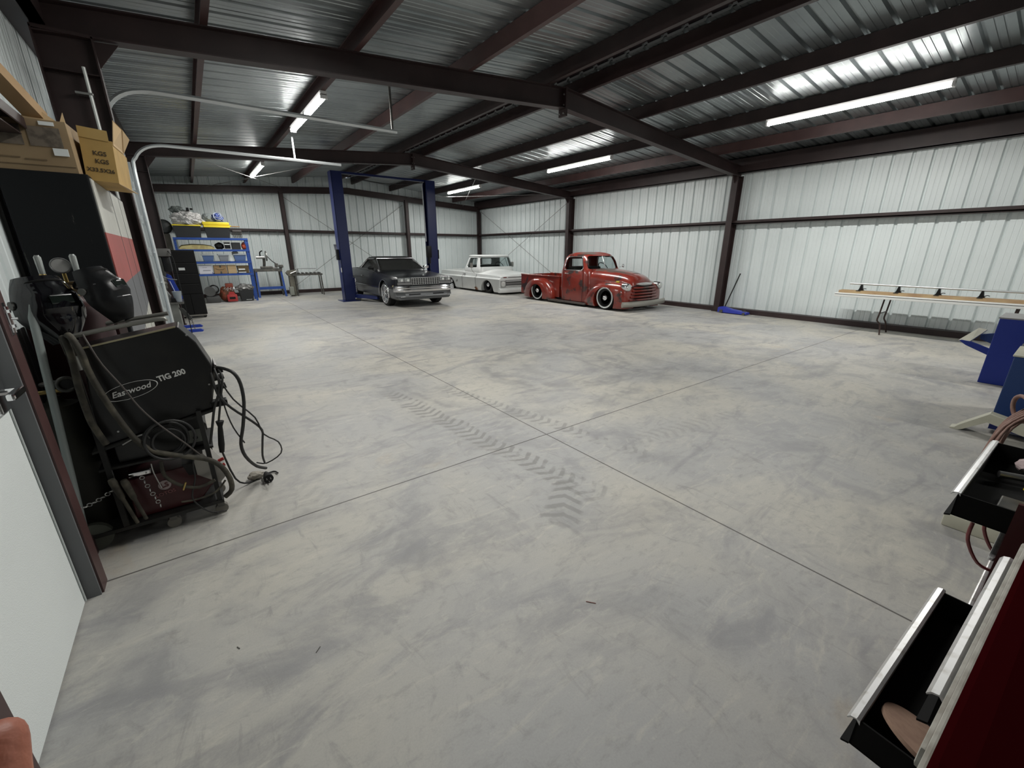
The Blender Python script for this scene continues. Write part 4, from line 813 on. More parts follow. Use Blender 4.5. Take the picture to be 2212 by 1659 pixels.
c2 = cylinder(-0.53, 3.28, 0.115, 1.34, mat('maroon_tank',(0.030,0.009,0.010),0.5), 'taller maroon gas cylinder behind the two welding helmets')
rg = MB(); rg.lathe((-0.53,3.22,1.40),(0,-1,0),[(0,0.02),(0.03,0.035),(0.07,0.035),(0.09,0.015)],n=16); rg.cyl((-0.60,3.16,1.43),(-0.46,3.16,1.43),0.014); put(rg, 'regulator', mat('brass_dark',(0.12,0.09,0.05),0.4,0.8), c2, smooth=40)
gg = MB().lathe((-0.53,3.14,1.52),(0.1,-1,0.25),[(0,0.036),(0.02,0.04),(0.024,0.036),(0.020,0.033)],n=24); g = put(gg, 'pressure_gauge', mat('gauge_body',(0.20,0.20,0.20),0.4,0.5), c2, smooth=40)
put(MB().cyl((-0.528,3.121,1.525),(-0.5278,3.119,1.5255),0.033,n=20), 'dial', mat('dial_face',(0.30,0.30,0.29),0.3), g)
put(MB().cyl((-0.53,3.16,1.43),(-0.53,3.15,1.50),0.008), 'gauge_stem', mat('brass',(0.45,0.33,0.12),0.35,0.9), c2)
for x, zt in ((-0.600,1.575),(-0.475,1.580)):
    fm = MB().lathe((x,3.12,1.44),(0.03*0,0,1),[(0,0.014),(0.03,0.016),(0.045,0.012)],n=14); f_ = put(fm, 'flowmeter_base', mat('brass',(0.45,0.33,0.12),0.35,0.9), c2, smooth=40)
    put(MB().lathe((x,3.12,1.485),(0,0,1),[(0,0.012),(zt-1.485-0.01,0.014),(zt-1.485,0.008)],n=14), 'flowmeter_tube', mat('flow_tube',(0.55,0.58,0.56),0.15,trans=0.6,ior=1.3), f_, smooth=40)
    put(MB().cyl((x,3.12,1.49),(x,3.12,zt-0.015),0.0035,n=6), 'flowmeter_scale', steel, f_)
# grey plastic pipe standing behind the jamb
tag(put(MB().lathe((-0.74,2.93,0.0),(0.075,0,1),[(0,0.016),(1.30,0.016),(1.36,0.004)],n=14), 'plastic_pipe', mat('pipe_grey',(0.30,0.34,0.33),0.35), None, smooth=40), 'upright grey-green pipe standing between the door jamb and the gas cylinders', 'pipe')
# ---- welding helmets
def helmet(c, s, rot, tilt, label, gloss, winged=False):
    t = thing('welding_helmet', label, 'helmet', c); M = Matrix.Translation(c) @ Euler((tilt,0,rot)).to_matrix().to_4x4() @ Matrix.Diagonal((s,s,s,1))
    mb = MB(); rings = []
    for j in range(15):
        v = j/14; zz = 0.15-0.32*v                       # from crown to chin
        wv = 0.125*math.sin(PI*(0.16+0.62*v))**0.6*(1.0 if v < 0.6 else 1-0.55*(v-0.6)/0.4); dv = 0.13*math.sin(PI*(0.20+0.60*v))**0.8
        ring = []
        for i in range(25):
            a = PI*(i/24); x = -math.cos(a)*wv; y = -math.sin(a)**0.8*dv if 0 < i < 24 else 0.0
            if abs(math.cos(a)) < 0.75 and v > 0.25 and v < 0.55: y -= 0.012
            ring.append(M @ Vector((x,y+0.04,zz)))
        rings.append(ring)
    mb.loft(rings, close=False, cap=False); bmesh.ops.solidify(mb.bm, geom=list(mb.bm.faces), thickness=0.004)
    sh = put(mb, 'shell', gloss, t, smooth=28)
    wn = MB().rbox((-0.046,-0.100,0.006),(0.046,-0.092,0.05),0.006,M); put(wn, 'lens_window', mat('lens_green',(0.006,0.010,0.008),0.08,spec=0.8), t)
    put(MB().torus(M @ Vector((0,0.03,0.10)),0.09*s,0.008*s,M.to_3x3() @ Vector((0,0.3,1)),n=22), 'headband', black_matt, t, smooth=60)
    for sx in (-1,1): put(MB().cyl(M @ Vector((sx*0.105,0.03,0.03)), M @ Vector((sx*0.128,0.03,0.03)),0.02*s,n=12), 'knob', dark_steel, t)
    if winged:
        for zz in (0.05,-0.04): put(MB().tube([M @ Vector((-0.10,-0.03,zz)),M @ Vector((0,-0.105,zz-0.01)),M @ Vector((0.10,-0.03,zz))],0.004,n=6), 'ridge', mat('ridge_grey',(0.06,0.06,0.065),0.3), t)
    return t
gl = mat('gloss_black',(0.010,0.010,0.013),0.08,coat=1.0); sb = mat('satin_black',(0.016,0.017,0.019),0.3)
helmet((-0.585,3.02,1.325), 1.02, R(38), R(-12), 'glossy black welding helmet hanging on the left, tipped downward', gl)
helmet((-0.375,3.04,1.385), 0.88, R(62), R(-20), 'angular satin black welding helmet hanging on the right, facing the room', sb, True)
put_hook = MB().tube([(-0.53,3.20,1.40),(-0.56,3.06,1.42),(-0.585,3.05,1.44)],0.006); tag(put(put_hook,'hanging_hook',dark_steel), 'bent wire hook between regulator and helmets', 'hook')
# ---- welding cart
C_ = thing('welding_cart', 'black welding cart loaded with machines beside the door jamb', 'cart', (-0.42,3.05,0))
fm_ = mat('cart_black',(0.006,0.006,0.0055),0.6,noise=(10,(0.016,0.015,0.012),0.5,0.7))
put(MB().box((-0.72,2.90,0.085),(-0.10,3.26,0.105)), 'bottom_tray', fm_, C_)
put(MB().box((-0.60,2.92,0.455),(-0.09,3.26,0.467)), 'middle_shelf', fm_, C_)
for x0, z1 in ((-0.56,1.16),(-0.12,0.70)):
    for y in (2.915,3.25): put(MB().box((x0-0.012,y-0.012,0.09),(x0+0.012,y+0.012,z1 if y < 3 else z1)), 'upright', fm_, C_)
tp = MB().prism([(-0.60,0.565),(-0.04,0.685),(-0.04,0.697),(-0.60,0.577)],'y',2.91,3.26); put(tp, 'sloping_shelf', fm_, C_)
hd = MB().tube([(-0.545,2.93,1.02),(-0.55,2.93,1.17),(-0.52,2.93,1.195),(-0.20,2.93,1.245),(-0.165,2.93,1.235)],0.012,n=10,smooth=3); put(hd, 'handle', mat('handle_grey',(0.22,0.22,0.20),0.4,0.6), C_, smooth=60)
put(MB().tube([(-0.545,3.22,1.02),(-0.55,3.22,1.17),(-0.50,3.22,1.20),(-0.16,3.22,1.24)],0.012,n=10,smooth=3), 'handle', mat('handle_grey',(0.22,0.22,0.20),0.4,0.6), C_, smooth=60)
for y in (2.93,3.24):
    put(MB().lathe((-0.70,y-0.02,0.085),(0,1,0),[(0,0.05),(0.005,0.08),(0.035,0.08),(0.04,0.05)],n=24), 'rear_wheel', mat('wheel_grey_rubber',(0.07,0.075,0.06),0.7), C_, smooth=40)
for x in (-0.36,-0.12):
    for y in (2.94,3.22):
        cs = put(MB().box((x-0.018,y-0.02,0.05),(x+0.018,y+0.02,0.086)), 'caster', dark_steel, C_); put(MB().cyl((x,y-0.016,0.034),(x,y+0.016,0.034),0.034,n=18), 'caster_wheel', mat('caster_grey',(0.16,0.15,0.13),0.6), cs, smooth=40)
# TIG machine
T_ = thing('tig_welder', 'black TIG welder with white oval logo on the sloping top shelf', 'welder', (-0.3,3.05,0.6))
tigm = mat('tig_black',(0.005,0.005,0.0055),0.35,noise=(7,(0.011,0.0105,0.0095),0.45,0.7))
put(MB().prism([(-0.575,0.585),(-0.05,0.698),(-0.005,0.95),(-0.055,1.10),(-0.12,1.195),(-0.52,1.125)],'y',2.94,3.18), 'case', tigm, T_, bevel=0.006)
put(MB().prism([(-0.52,1.122),(-0.13,1.192),(-0.13,1.200),(-0.52,1.130)],'y',2.936,2.95), 'top_edge_trim', mat('gold_edge',(0.42,0.38,0.25),0.35,0.6), T_)
el = MB().torus((0,0,0),0.105,0.0022,(0,1,0),n=48,m=6); el.bm.transform(Matrix.Translation((-0.382,2.936,0.876)) @ Matrix.Rotation(R(-12),4,'Y') @ Matrix.Diagonal((1.12,1,0.40,1)))
wl = mat('logo_white',(0.66,0.66,0.64),0.4); put(el, 'logo_oval', wl, T_, smooth=60)
put(text_mesh('Eastwood', 0.043, face_my(-0.382,2.937,0.876,R(12)), 0.0008, shear=0.35, bold=0.0006), 'logo_text', wl, T_)
put(text_mesh('TIG 200', 0.042, face_my(-0.198,2.937,0.929,R(12)), 0.0008, bold=0.0014, sx=0.92), 'model_text', wl, T_)
for x, z in ((-0.09,1.145),(-0.04,0.845),(-0.48,0.66)): put(MB().cyl((x,2.94,z),(x,2.934,z),0.005,n=10), 'screw', steel, T_)
put(MB().prism([(-0.045,0.72),(0.015,0.95),(0.005,0.955),(-0.055,0.725)],'y',2.96,3.16), 'front_panel', dark_steel, T_)
for y, z in ((3.0,0.80),(3.08,0.84),(3.0,0.90)): put(MB().cyl((-0.02,y,z),(0.04,y,z+0.01),0.018,n=14), 'connector', rubber, T_, smooth=40)
put(MB().rbox((-0.06,2.93,0.70),(0.03,3.0,0.735),0.006), 'foot_clamp', black, T_)
# middle machine with the coil, lower red machine
T_ = thing('mig_welder', 'black welder on the middle shelf half hidden by hose coils', 'welder', (-0.32,3.08,0.467))
put(MB().prism([(-0.52,0.468),(-0.12,0.468),(-0.10,0.60),(-0.13,0.655),(-0.52,0.57)],'y',2.96,3.2), 'case', tigm, T_, bevel=0.005)
put(MB().box((-0.20,2.952,0.50),(-0.13,2.96,0.58)), 'meter_window', mat('meter_pale',(0.16,0.17,0.15),0.4), T_)
put(MB().cyl((-0.165,2.952,0.53),(-0.165,2.948,0.53),0.012,n=12), 'dial', black, T_); put(MB().rbox((-0.50,2.94,0.375),(-0.40,2.965,0.40),0.006), 'chrome_latch', chrome, T_)
T_ = thing('plasma_cutter', 'dark red plasma cutter on the bottom tray of the welding cart', 'welder', (-0.35,3.08,0.106))
put(MB().prism([(-0.52,0.107),(-0.22,0.107),(-0.12,0.22),(-0.20,0.36),(-0.52,0.355)],'y',2.96,3.2), 'case', mat('cutter_red',(0.045,0.003,0.005),0.35), T_, bevel=0.006)
put(MB().prism([(-0.24,0.30),(-0.15,0.28),(-0.19,0.365),(-0.26,0.375)],'y',2.955,3.205), 'front_bezel', black, T_)
lg = MB().cyl((-0.36,2.958,0.275),(-0.36,2.955,0.275),0.030,n=24); put(lg, 'logo_mark', mat('logo_dim',(0.32,0.26,0.26),0.5), T_)
put(text_mesh('LS', 0.040, face_my(-0.36,2.953,0.275,R(8)), 0.0006, bold=0.001), 'logo_letters', mat('cutter_red2',(0.07,0.006,0.008),0.5), T_)
put(text_mesh('LOTOS', 0.030, face_my(-0.365,2.956,0.222,R(8)), 0.0006), 'logo_text', mat('logo_dim2',(0.26,0.10,0.10),0.5), T_)
fr_ = MB(); fr_.box((-0.125,2.965,0.32),(-0.06,3.19,0.44)); 
T_ = thing('power_supply', 'small silver-faced unit with switches at the front end of the cart', 'machine', (-0.1,3.08,0.3))
put(MB().prism([(-0.20,0.29),(-0.10,0.20),(-0.06,0.24),(-0.15,0.42),(-0.20,0.42)],'y',2.95,3.19), 'face_plate', mat('face_silver',(0.30,0.29,0.27),0.35,0.6), T_)
for z in (0.25,0.29,0.33): put(MB().cyl((-0.085,2.99,z),(-0.055,2.99,z+0.01),0.010,n=10), 'socket', red, T_)
# cables and hoses
def hose(name, label, pts, r, m, sm=3): return tag(put(MB().tube(pts, r, n=8, smooth=sm), name, m, None, smooth=60), label, 'hose' if 'hose' in name else 'cable')
hose('torch_hose','thick dusty torch hose draped over the cart handle and across the machines',[(-0.54,2.93,1.10),(-0.545,2.90,1.19),(-0.53,2.87,1.20),(-0.51,2.86,1.12),(-0.505,2.86,1.03),(-0.49,2.86,0.93),(-0.47,2.86,0.83),(-0.44,2.86,0.71),(-0.41,2.86,0.62),(-0.36,2.86,0.54),(-0.28,2.86,0.49),(-0.19,2.86,0.445),(-0.12,2.86,0.405),(-0.07,2.87,0.335),(-0.045,2.88,0.24),(-0.05,2.89,0.16),(-0.09,2.90,0.12)],0.015,hose_m)
hose('ground_hose','second thick dusty hose hanging straight down from the cart handle',[(-0.57,2.96,1.10),(-0.565,2.91,1.185),(-0.555,2.885,1.18),(-0.55,2.88,1.10),(-0.56,2.88,0.96),(-0.56,2.88,0.79),(-0.55,2.88,0.71),(-0.53,2.88,0.62)],0.015,hose_m)
hose('thin_cable','thin cable running diagonally across the white oval logo',[(-0.49,2.90,1.20),(-0.475,2.86,1.16),(-0.45,2.86,1.05),(-0.40,2.86,0.92),(-0.36,2.86,0.80),(-0.30,2.86,0.68),(-0.21,2.86,0.54),(-0.16,2.87,0.45)],0.0045,mat('thin_cable_m',(0.07,0.06,0.055),0.6))
hose('power_cable','thick black power cable looping out in front of the cart to the floor',[(0.0,3.0,0.93),(0.05,2.94,0.925),(0.09,2.9,0.90),(0.112,2.9,0.83),(0.11,2.9,0.71),(0.08,2.9,0.56),(0.05,2.92,0.44),(0.06,2.96,0.33),(0.11,3.06,0.20),(0.17,3.2,0.10)],0.010,cable_m)
hose('power_cable','black cable curling through a wide loop beside the plug',[(-0.02,2.95,0.92),(-0.01,2.9,0.79),(0.04,2.9,0.69),(0.13,2.9,0.58),(0.175,2.92,0.50),(0.17,2.97,0.41),(0.16,3.1,0.25),(0.17,3.22,0.14)],0.007,cable_m)
hose('power_cable','thin black cable hanging farthest out, ending at the floor',[(0.01,2.95,0.88),(0.06,2.9,0.74),(0.15,2.9,0.60),(0.18,2.92,0.47),(0.26,3.0,0.36),(0.27,3.08,0.24),(0.18,3.15,0.16),(0.12,3.18,0.17)],0.0045,cable_m)
hose('power_cable','thin black cable crossing inside the big loop',[(0.01,2.94,0.86),(0.01,2.9,0.70),(0.03,2.9,0.56),(0.07,2.92,0.44)],0.004,cable_m)
hose('control_cable','black control cable falling straight along the cart front',[(0.0,2.96,0.93),(0.01,2.91,0.86),(-0.005,2.9,0.79),(-0.04,2.9,0.71),(-0.07,2.9,0.60),(-0.10,2.9,0.49)],0.007,cable_m)
hose('control_cable','black control cable beside the heat-shrink sleeve',[(0.02,2.96,0.92),(0.03,2.9,0.88),(0.0,2.9,0.76),(-0.035,2.9,0.62)],0.006,cable_m)
hose('floor_cable','black cable lying on the concrete from the cart to the plug',[(-0.06,3.12,0.36),(-0.02,3.16,0.10),(0.05,3.22,0.012),(0.14,3.28,0.010),(0.22,3.30,0.010),(0.24,3.25,0.012)],0.006,cable_m)
hose('loose_cable','thin cable sagging in front of the red plasma cutter down to the caster',[(-0.19,2.88,0.44),(-0.205,2.88,0.38),(-0.21,2.88,0.30),(-0.245,2.88,0.19),(-0.22,2.88,0.11),(-0.17,2.88,0.05),(-0.10,2.89,0.03)],0.0045,cable_m)
hose('loose_cable','cable curving below the logo of the red plasma cutter',[(-0.34,2.90,0.45),(-0.34,2.89,0.36),(-0.28,2.88,0.28),(-0.20,2.88,0.24),(-0.12,2.88,0.26)],0.010,hose_m)
hose('loose_cable','cable running low along the cart toward its front end',[(-0.30,2.89,0.17),(-0.22,2.88,0.165),(-0.13,2.88,0.18),(-0.07,2.88,0.24)],0.006,hose_m)
for k, (rr, dz) in enumerate(((0.085,0.0),(0.10,0.006),(0.072,-0.008),(0.112,0.004))):
    tag(put(MB().torus((-0.30+0.01*k,2.885-0.008*k,0.575+dz),rr,0.007,(0.15,-1,0.1),n=36,m=7),'cable_coil',cable_m,None,smooth=60), ('smallest ring of the cable coil hung on the cart','second ring of the hanging cable coil','inner ring of the hanging cable coil','largest ring of the hanging cable coil')[(1,2,0,3)[k]], 'cable')
sl = tag(put(MB().lathe((-0.03,2.9,0.62),(-0.12,0,-1),[(0,0.022),(0.035,0.012),(0.06,0.014),(0.15,0.017),(0.20,0.013)],n=12), 'cable_sleeve', rubber, None, smooth=40), 'black rubber sleeve hanging on the cables at the cart front', 'cable')
t = thing('power_plug', 'big black power plug lying on the concrete in front of the cart', 'plug', (0.17,3.2,0))
put(MB().lathe((0.165,3.26,0.035),(0.05,-1,0.0),[(0,0.012),(0.03,0.02),(0.07,0.022),(0.075,0.03),(0.11,0.032)],n=16), 'body', rubber, t, smooth=40)
for dx, dz in ((-0.012,0.008),(0.012,0.008),(0,-0.012)): put(MB().box((0.170+dx-0.003,3.125,0.035+dz-0.002),(0.170+dx+0.003,3.152,0.035+dz+0.002)), 'prong', steel, t)
tag(put(crumple((0.10,3.27,0.03),(0.05,0.035,0.028),4.2,0.4,3), 'rag', mat('rag_pale',(0.30,0.28,0.24),0.8), None), 'small crumpled pale rag tied on the cable by the plug', 'rag')
# MIG torches hanging low, chain, hangers
for k, (x, z0, z1) in enumerate(((-0.555,0.42,0.12),(-0.51,0.40,0.13))):
    tag(put(MB().lathe((x,2.875,z0),(0.16,0,-1),[(0,0.015),(0.02,0.019),(0.12,0.015),(0.13,0.010),(z0-z1,0.009)],n=12),'welding_torch',hose_m,None,smooth=40), ('left torch handle hanging at the lower left of the cart','right torch handle hanging at the lower left of the cart')[k], 'torch')
ch = MB()
for k in range(8):
    ch.torus((-0.435+0.006*k,2.88,0.385-0.028*k),0.010,0.0025,(1,0,0) if k%2 else (0,1,0.0),n=12,m=5,sx=1.0)
tag(put(ch,'chain',steel), 'short steel chain hanging in front of the cart', 'chain')
ch = MB()
for k in range(9): ch.torus((-0.57-0.02*k,2.893+0.001*k,0.345-0.013*k+0.0006*k*k),0.010,0.0025,(0,1,0.2) if k%2 else (0,0.2,1),n=12,m=5)
tag(put(ch,'safety_chain',steel), 'thin chain running from the cart to behind the jamb', 'chain')
tag(put(MB().tube([(-0.47,2.88,0.60),(-0.40,2.87,0.635),(-0.37,2.88,0.63),(-0.36,2.90,0.60)],0.004), 'wire_hanger', steel, None), 'bent bright wire hook below the TIG welder', 'hook')
tag(put(MB().tube([(-0.38,2.87,0.46),(-0.38,2.87,0.40),(-0.365,2.87,0.30)],0.0035), 'welding_rod', steel, None), 'thin pale welding rod hanging in front of the cutter', 'rod')
tag(put(MB().tube([(-0.255,2.865,0.30),(-0.275,2.865,0.255)],0.005), 'brass_nozzle', mat('brass',(0.45,0.33,0.12),0.35,0.9), None), 'small brass nozzle in front of the red cutter', 'nozzle')
# ================================================================== back left
shb = mat('shelf_blue',(0.016,0.060,0.27),0.4,noise=(9,(0.025,0.08,0.32),0.45,0.7))
S_ = thing('shelving_rack', 'bright blue steel shelving rack against the back wall', 'shelf', (0.68,16.6,0))
for x in (-0.27,1.56):
    for y in (16.32,16.88):
        p = MB(); p.box((x,y,0),(x+0.06,y+0.003,1.95)); p.box((x if x<0 else x+0.057,y,0),(x+0.003 if x<0 else x+0.06,y+0.05,1.95)); p = put(p, 'upright', shb, S_)
hl = mat('slot_dark',(0.006,0.02,0.12),0.6)
for x in (-0.255,1.575):
    for k in range(30): put(MB().box((x+0.01,16.3165,0.08+k*0.063),(x+0.025,16.3195,0.105+k*0.063)), 'slot', hl, S_)
for i, z in enumerate((0.83,1.20,1.56,1.90)):
    for y in (16.305,16.88): put(MB().box((-0.27,y,z),(1.62,y+0.02,z+0.06)), 'beam', shb, S_)
    put(MB().box((-0.25,16.32,z+0.045),(1.60,16.88,z+0.058)), 'shelf_board', mat('board_dark',(0.05,0.045,0.04),0.8), S_)
# totes on top
def tote(x0, x1, y0, y1, z0, z1, m, lm, label, name='storage_tote', cat='bin', lid=True, nm='lid'):
    t = thing(name, label, cat, ((x0+x1)/2,(y0+y1)/2,z0)); put(tub(MB(),x0,x1,y0,y1,z0,z1,0.035), 'tub', m, t)
    if lid: put(MB().rbox((x0-0.015,y0-0.015,z1-0.02),(x1+0.015,y1+0.015,z1+0.015),0.008), nm, lm, t, smooth=40)
    return t
tb = mat('tote_black',(0.018,0.02,0.022),0.55)
tote(-0.21,0.46,16.30,16.74,1.96,2.305,tb,yellow,'left black tote with yellow lid on top of the blue shelving')
tote(0.55,1.19,16.30,16.74,1.96,2.28,tb,yellow,'right black tote with yellow lid on top of the blue shelving')
tag(put(MB().rbox((0.52,16.32,2.335),(1.20,16.78,2.42),0.02).box((0.54,16.34,2.30),(1.24,16.76,2.335)),'tote_lid',yellow,None,smooth=40),'thick spare yellow lid lying on the right tote', 'lid')
tag(put(MB().box((0.60,16.38,2.297),(1.46,16.7,2.30)).box((1.18,16.42,2.30),(1.48,16.6,2.32)),'cardboard_sheet',card,None),'flattened brown sheet sticking out under the spare yellow lid', 'cardboard')
tag(put(crumple((0.17,16.5,2.47),(0.38,0.26,0.22),1.7,0.5,5,-0.68,freq=5),'plastic_sheeting',mat('poly_grey',(0.55,0.54,0.53),0.5,noise=(9,(0.38,0.37,0.365),0.45,0.62)),None,smooth=25),'crumpled pile of grey plastic sheeting on the left tote', 'sheeting')
tag(put(crumple((-0.02,16.60,2.74),(0.17,0.12,0.10),5.1,0.5,4),'dark_bag',mat('bag_grey_green',(0.10,0.115,0.11),0.6),None,smooth=30),'dark grey bag on top of the plastic sheeting', 'bag')
tag(put(MB().rbox((0.20,16.42,2.70),(0.27,16.50,2.80),0.015).rbox((0.29,16.44,2.74),(0.36,16.50,2.79),0.01),'black_bracket',black,None),'small black bracket sticking up from the plastic sheeting', 'bracket')
tag(put(crumple((0.72,16.62,2.52),(0.20,0.16,0.15),8.3,0.35,4,-0.6),'clear_bag',mat('clear_bag',(0.30,0.33,0.33),0.3,trans=0.3,ior=1.1),None,smooth=30),'grey translucent bag behind the spare yellow lid', 'bag')
tag(put(crumple((0.93,16.52,2.55),(0.16,0.13,0.13),2.9,0.4,4,-0.85,freq=4),'blue_hose_bundle',mat('bundle_blue',(0.04,0.07,0.26),0.45,noise=(12,(0.30,0.34,0.42),0.56,0.62)),None,smooth=30),'bundle of blue and white line on the spare yellow lid', 'hose')
for k in range(3): tag(put(MB().torus((0.95,16.45-0.02*k,2.585+0.02*k),0.12-0.02*k,0.007,(0.3-0.3*k,-1,0.4),n=26,m=6),'blue_line_loop',mat('line_white',(0.45,0.50,0.60),0.5),None,smooth=60),('large','middle','small')[k]+' pale loop around the blue bundle on the shelving', 'hose')
tk = thing('air_tank', 'dark round tank lying beside the column, left of the plastic sheeting', 'tank', (-0.42,16.7,1.96))
put(MB().lathe((-0.42,16.45,2.26),(0,1,0),[(0,0.05),(0.03,0.15),(0.10,0.20),(0.45,0.20),(0.52,0.14),(0.55,0.04)],n=28),'shell',mat('tank_dark',(0.030,0.034,0.034),0.5),tk,smooth=50)
put(MB().rbox((-0.52,16.5,0.0),(-0.32,16.95,2.06),0.01),'stand',mat('stand_dark',(0.05,0.045,0.035),0.7),tk)
cl = MB()
for k in range(6): x = 1.24+0.045*k; cl.tube([(x,16.40,1.965),(x,16.38,2.10),(x+0.02,16.38,2.16),(x+0.03,16.40,1.97)],0.008,n=6)
cl.rbox((1.22,16.40,2.06),(1.50,16.46,2.10),0.01); tag(put(cl,'clamp_rack',dark_steel),'rack of dark clamps at the right end of the top shelf','clamps')
tag(put(MB().rbox((1.24,16.36,2.13),(1.50,16.54,2.20),0.02),'drill_case',mat('case_dk',(0.035,0.03,0.028),0.5)),'dark case resting on the clamp rack','case')
# shelf 1 (z 1.62)
tag(put(MB().loft([[(x,y,z) for y,z in ((16.36,1.622),(16.80,1.622),(16.80,1.622+h),(16.60,1.66+h),(16.36,1.60+h+0.02))] for x,h in ((-0.17,0.04),(-0.1,0.09),(0.15,0.12),(0.45,0.11),(0.62,0.08),(0.70,0.03))]),'folded_blanket',mat('blanket_yellow',(0.50,0.43,0.20),0.8,noise=(6,(0.36,0.29,0.12),0.45,0.6)),None,smooth=40),'long yellowish folded blanket on the upper shelf','blanket')
tag(put(crumple((0.84,16.56,1.725),(0.12,0.14,0.10),3.3,0.3,4),'black_bag',mat('bag_black',(0.008,0.008,0.008),0.7),None,smooth=40),'black bag in the middle of the upper shelf','bag')
t = thing('work_light','black work light with a white square frame on the upper shelf','work light',(1.04,16.42,1.62)); put(MB().rbox((0.95,16.38,1.623),(1.14,16.50,1.845),0.01),'body',black,t)
wf = MB(); 
for a,b_ in (((0.955,1.63),(0.965,1.84)),((1.125,1.63),(1.135,1.84)),((0.955,1.63),(1.135,1.64)),((0.955,1.83),(1.135,1.84)),((0.975,1.755),(1.115,1.785))): wf.box((a[0],16.372,a[1]),(b_[0],16.379,b_[1]))
put(wf,'frame',white_paint,t)
tag(put(MB().rbox((1.17,16.38,1.623),(1.40,16.70,1.83),0.012),'tool_case',tb,None),'dark tool case on the upper shelf, right of the work light','case')
t = thing('grease_gun_case','orange-red pouch at the right end of the upper shelf','bag',(1.48,16.5,1.62)); put(crumple((1.49,16.46,1.72),(0.065,0.07,0.11),6.6,0.2,3),'pouch',mat('orange_red',(0.42,0.07,0.035),0.5),t,smooth=40); put(MB().rbox((1.465,16.37,1.79),(1.52,16.42,1.85),0.01),'cap',mat('dark_red_cap',(0.12,0.02,0.02),0.5),t)
# shelf 2 (z 1.26)
bb = mat('bin_blue',(0.10,0.17,0.36),0.35); bg = mat('bin_grey',(0.26,0.28,0.31),0.35); lidc = mat('lid_pale',(0.38,0.42,0.46),0.4)
tote(0.34,0.64,16.36,16.75,1.262,1.46,bb,lidc,'blue translucent bin at the left of the third shelf','plastic_bin')
tote(0.76,1.03,16.36,16.75,1.262,1.46,bg,lidc,'grey translucent bin in the middle of the third shelf','plastic_bin')
tote(1.16,1.50,16.36,16.75,1.262,1.47,bb,lidc,'blue bin heaped with pale things at the right of the third shelf','plastic_bin')
tag(put(crumple((1.22,16.52,1.52),(0.09,0.10,0.045),7.7,0.3,3),'pale_cloth',mat('cloth_pale',(0.45,0.45,0.44),0.8),None),'pale cloth on the rightmost bin of the third shelf','cloth')
tag(put(MB().prism([(1.05,1.262),(1.14,1.262),(1.10,1.40),(1.055,1.41)],'y',16.40,16.42),'paper_bag',white_paint,None),'small white paper standing between two bins','paper')
# shelf 3 (z 0.89)
t = thing('cardboard_box','white carton with faint print on the fourth shelf','box',(0.36,16.5,0.89)); put(MB().box((0.19,16.37,0.892),(0.53,16.70,1.145)),'carton',mat('carton_white',(0.66,0.66,0.72),0.6),t)
for a,b_,z in ((0.28,0.40,1.08),(0.29,0.48,0.985),(0.29,0.48,1.0)): put(MB().box((a,16.366,z),(b_,16.369,z+0.009)),'printed_line',mat('print_grey',(0.25,0.25,0.30),0.7),t)
put(MB().box((0.51,16.3655,0.892),(0.532,16.3695,0.94)),'corner_mark',mat('corner_purple',(0.18,0.17,0.38),0.6),t)
t = thing('cardboard_box','brown delivery carton with black curved smile mark on the fourth shelf','box',(0.74,16.5,0.89)); put(MB().box((0.57,16.37,0.892),(0.91,16.70,1.14)),'carton',card,t)
put(MB().tube([(0.62,16.367,1.05),(0.67,16.367,1.02),(0.74,16.367,1.01),(0.81,16.367,1.02),(0.85,16.367,1.045)],0.006,n=6),'smile_mark',mat('ink',(0.05,0.035,0.02),0.8),t)
put(MB().box((0.725,16.364,1.08),(0.765,16.369,1.141)).box((0.725,16.364,0.892),(0.765,16.369,0.96)),'tape',mat('tape_dark',(0.06,0.06,0.055),0.5),t)
t = thing('cardboard_box','plain small brown carton on the fourth shelf','box',(1.05,16.5,0.89)); put(MB().box((0.935,16.37,0.892),(1.165,16.66,1.145)),'carton',card_l,t)
put(MB().box((0.935,16.366,1.03),(1.165,16.369,1.034)),'fold_line',card,t)
t = thing('parts_tray','brown tray with white packets at the right of the fourth shelf','tray',(1.35,16.5,0.89)); put(tub(MB(),1.20,1.52,16.36,16.70,0.892,1.12,0.02),'tray',mat('tray_brown',(0.12,0.085,0.04),0.7),t)
put(MB().rbox((1.22,16.34,0.99),(1.40,16.358,1.03),0.006),'packet',white_paint,t); put(MB().rbox((1.21,16.335,0.905),(1.42,16.358,0.93),0.006),'packet',white_paint,t); 
# floor under the rack
t = thing('shop_heater','grey metallic shop heater on the floor under the shelving','heater',(0.40,16.5,0)); put(MB().cyl((0.34,16.32,0.36),(0.42,16.80,0.36),0.15,n=24),'drum',mat('heater_grey',(0.20,0.20,0.20),0.3,0.8),t,smooth=40); put(MB().rbox((0.22,16.30,0.0),(0.58,16.75,0.20),0.04),'base',mat('heater_base',(0.055,0.055,0.055),0.5),t,smooth=40); put(MB().torus((0.46,16.36,0.42),0.12,0.02,(0.2,1,0),n=24,a0=0,a1=PI*2),'ring',black,t,smooth=60)
t = thing('floor_jack','red and orange floor jack under the shelving','jack',(0.85,16.5,0)); put(MB().rbox((0.76,16.22,0.02),(1.04,16.34,0.24),0.03),'jack_body',mat('jack_red',(0.38,0.03,0.03),0.4),t,smooth=40); put(MB().rbox((0.82,16.215,0.10),(0.98,16.222,0.17),0.005),'slot',black,t); put(MB().prism([(0.80,0.24),(1.00,0.24),(0.96,0.32),(0.84,0.32)],'y',16.24,16.32),'saddle_arm',mat('jack_red',(0.38,0.03,0.03),0.4),t)
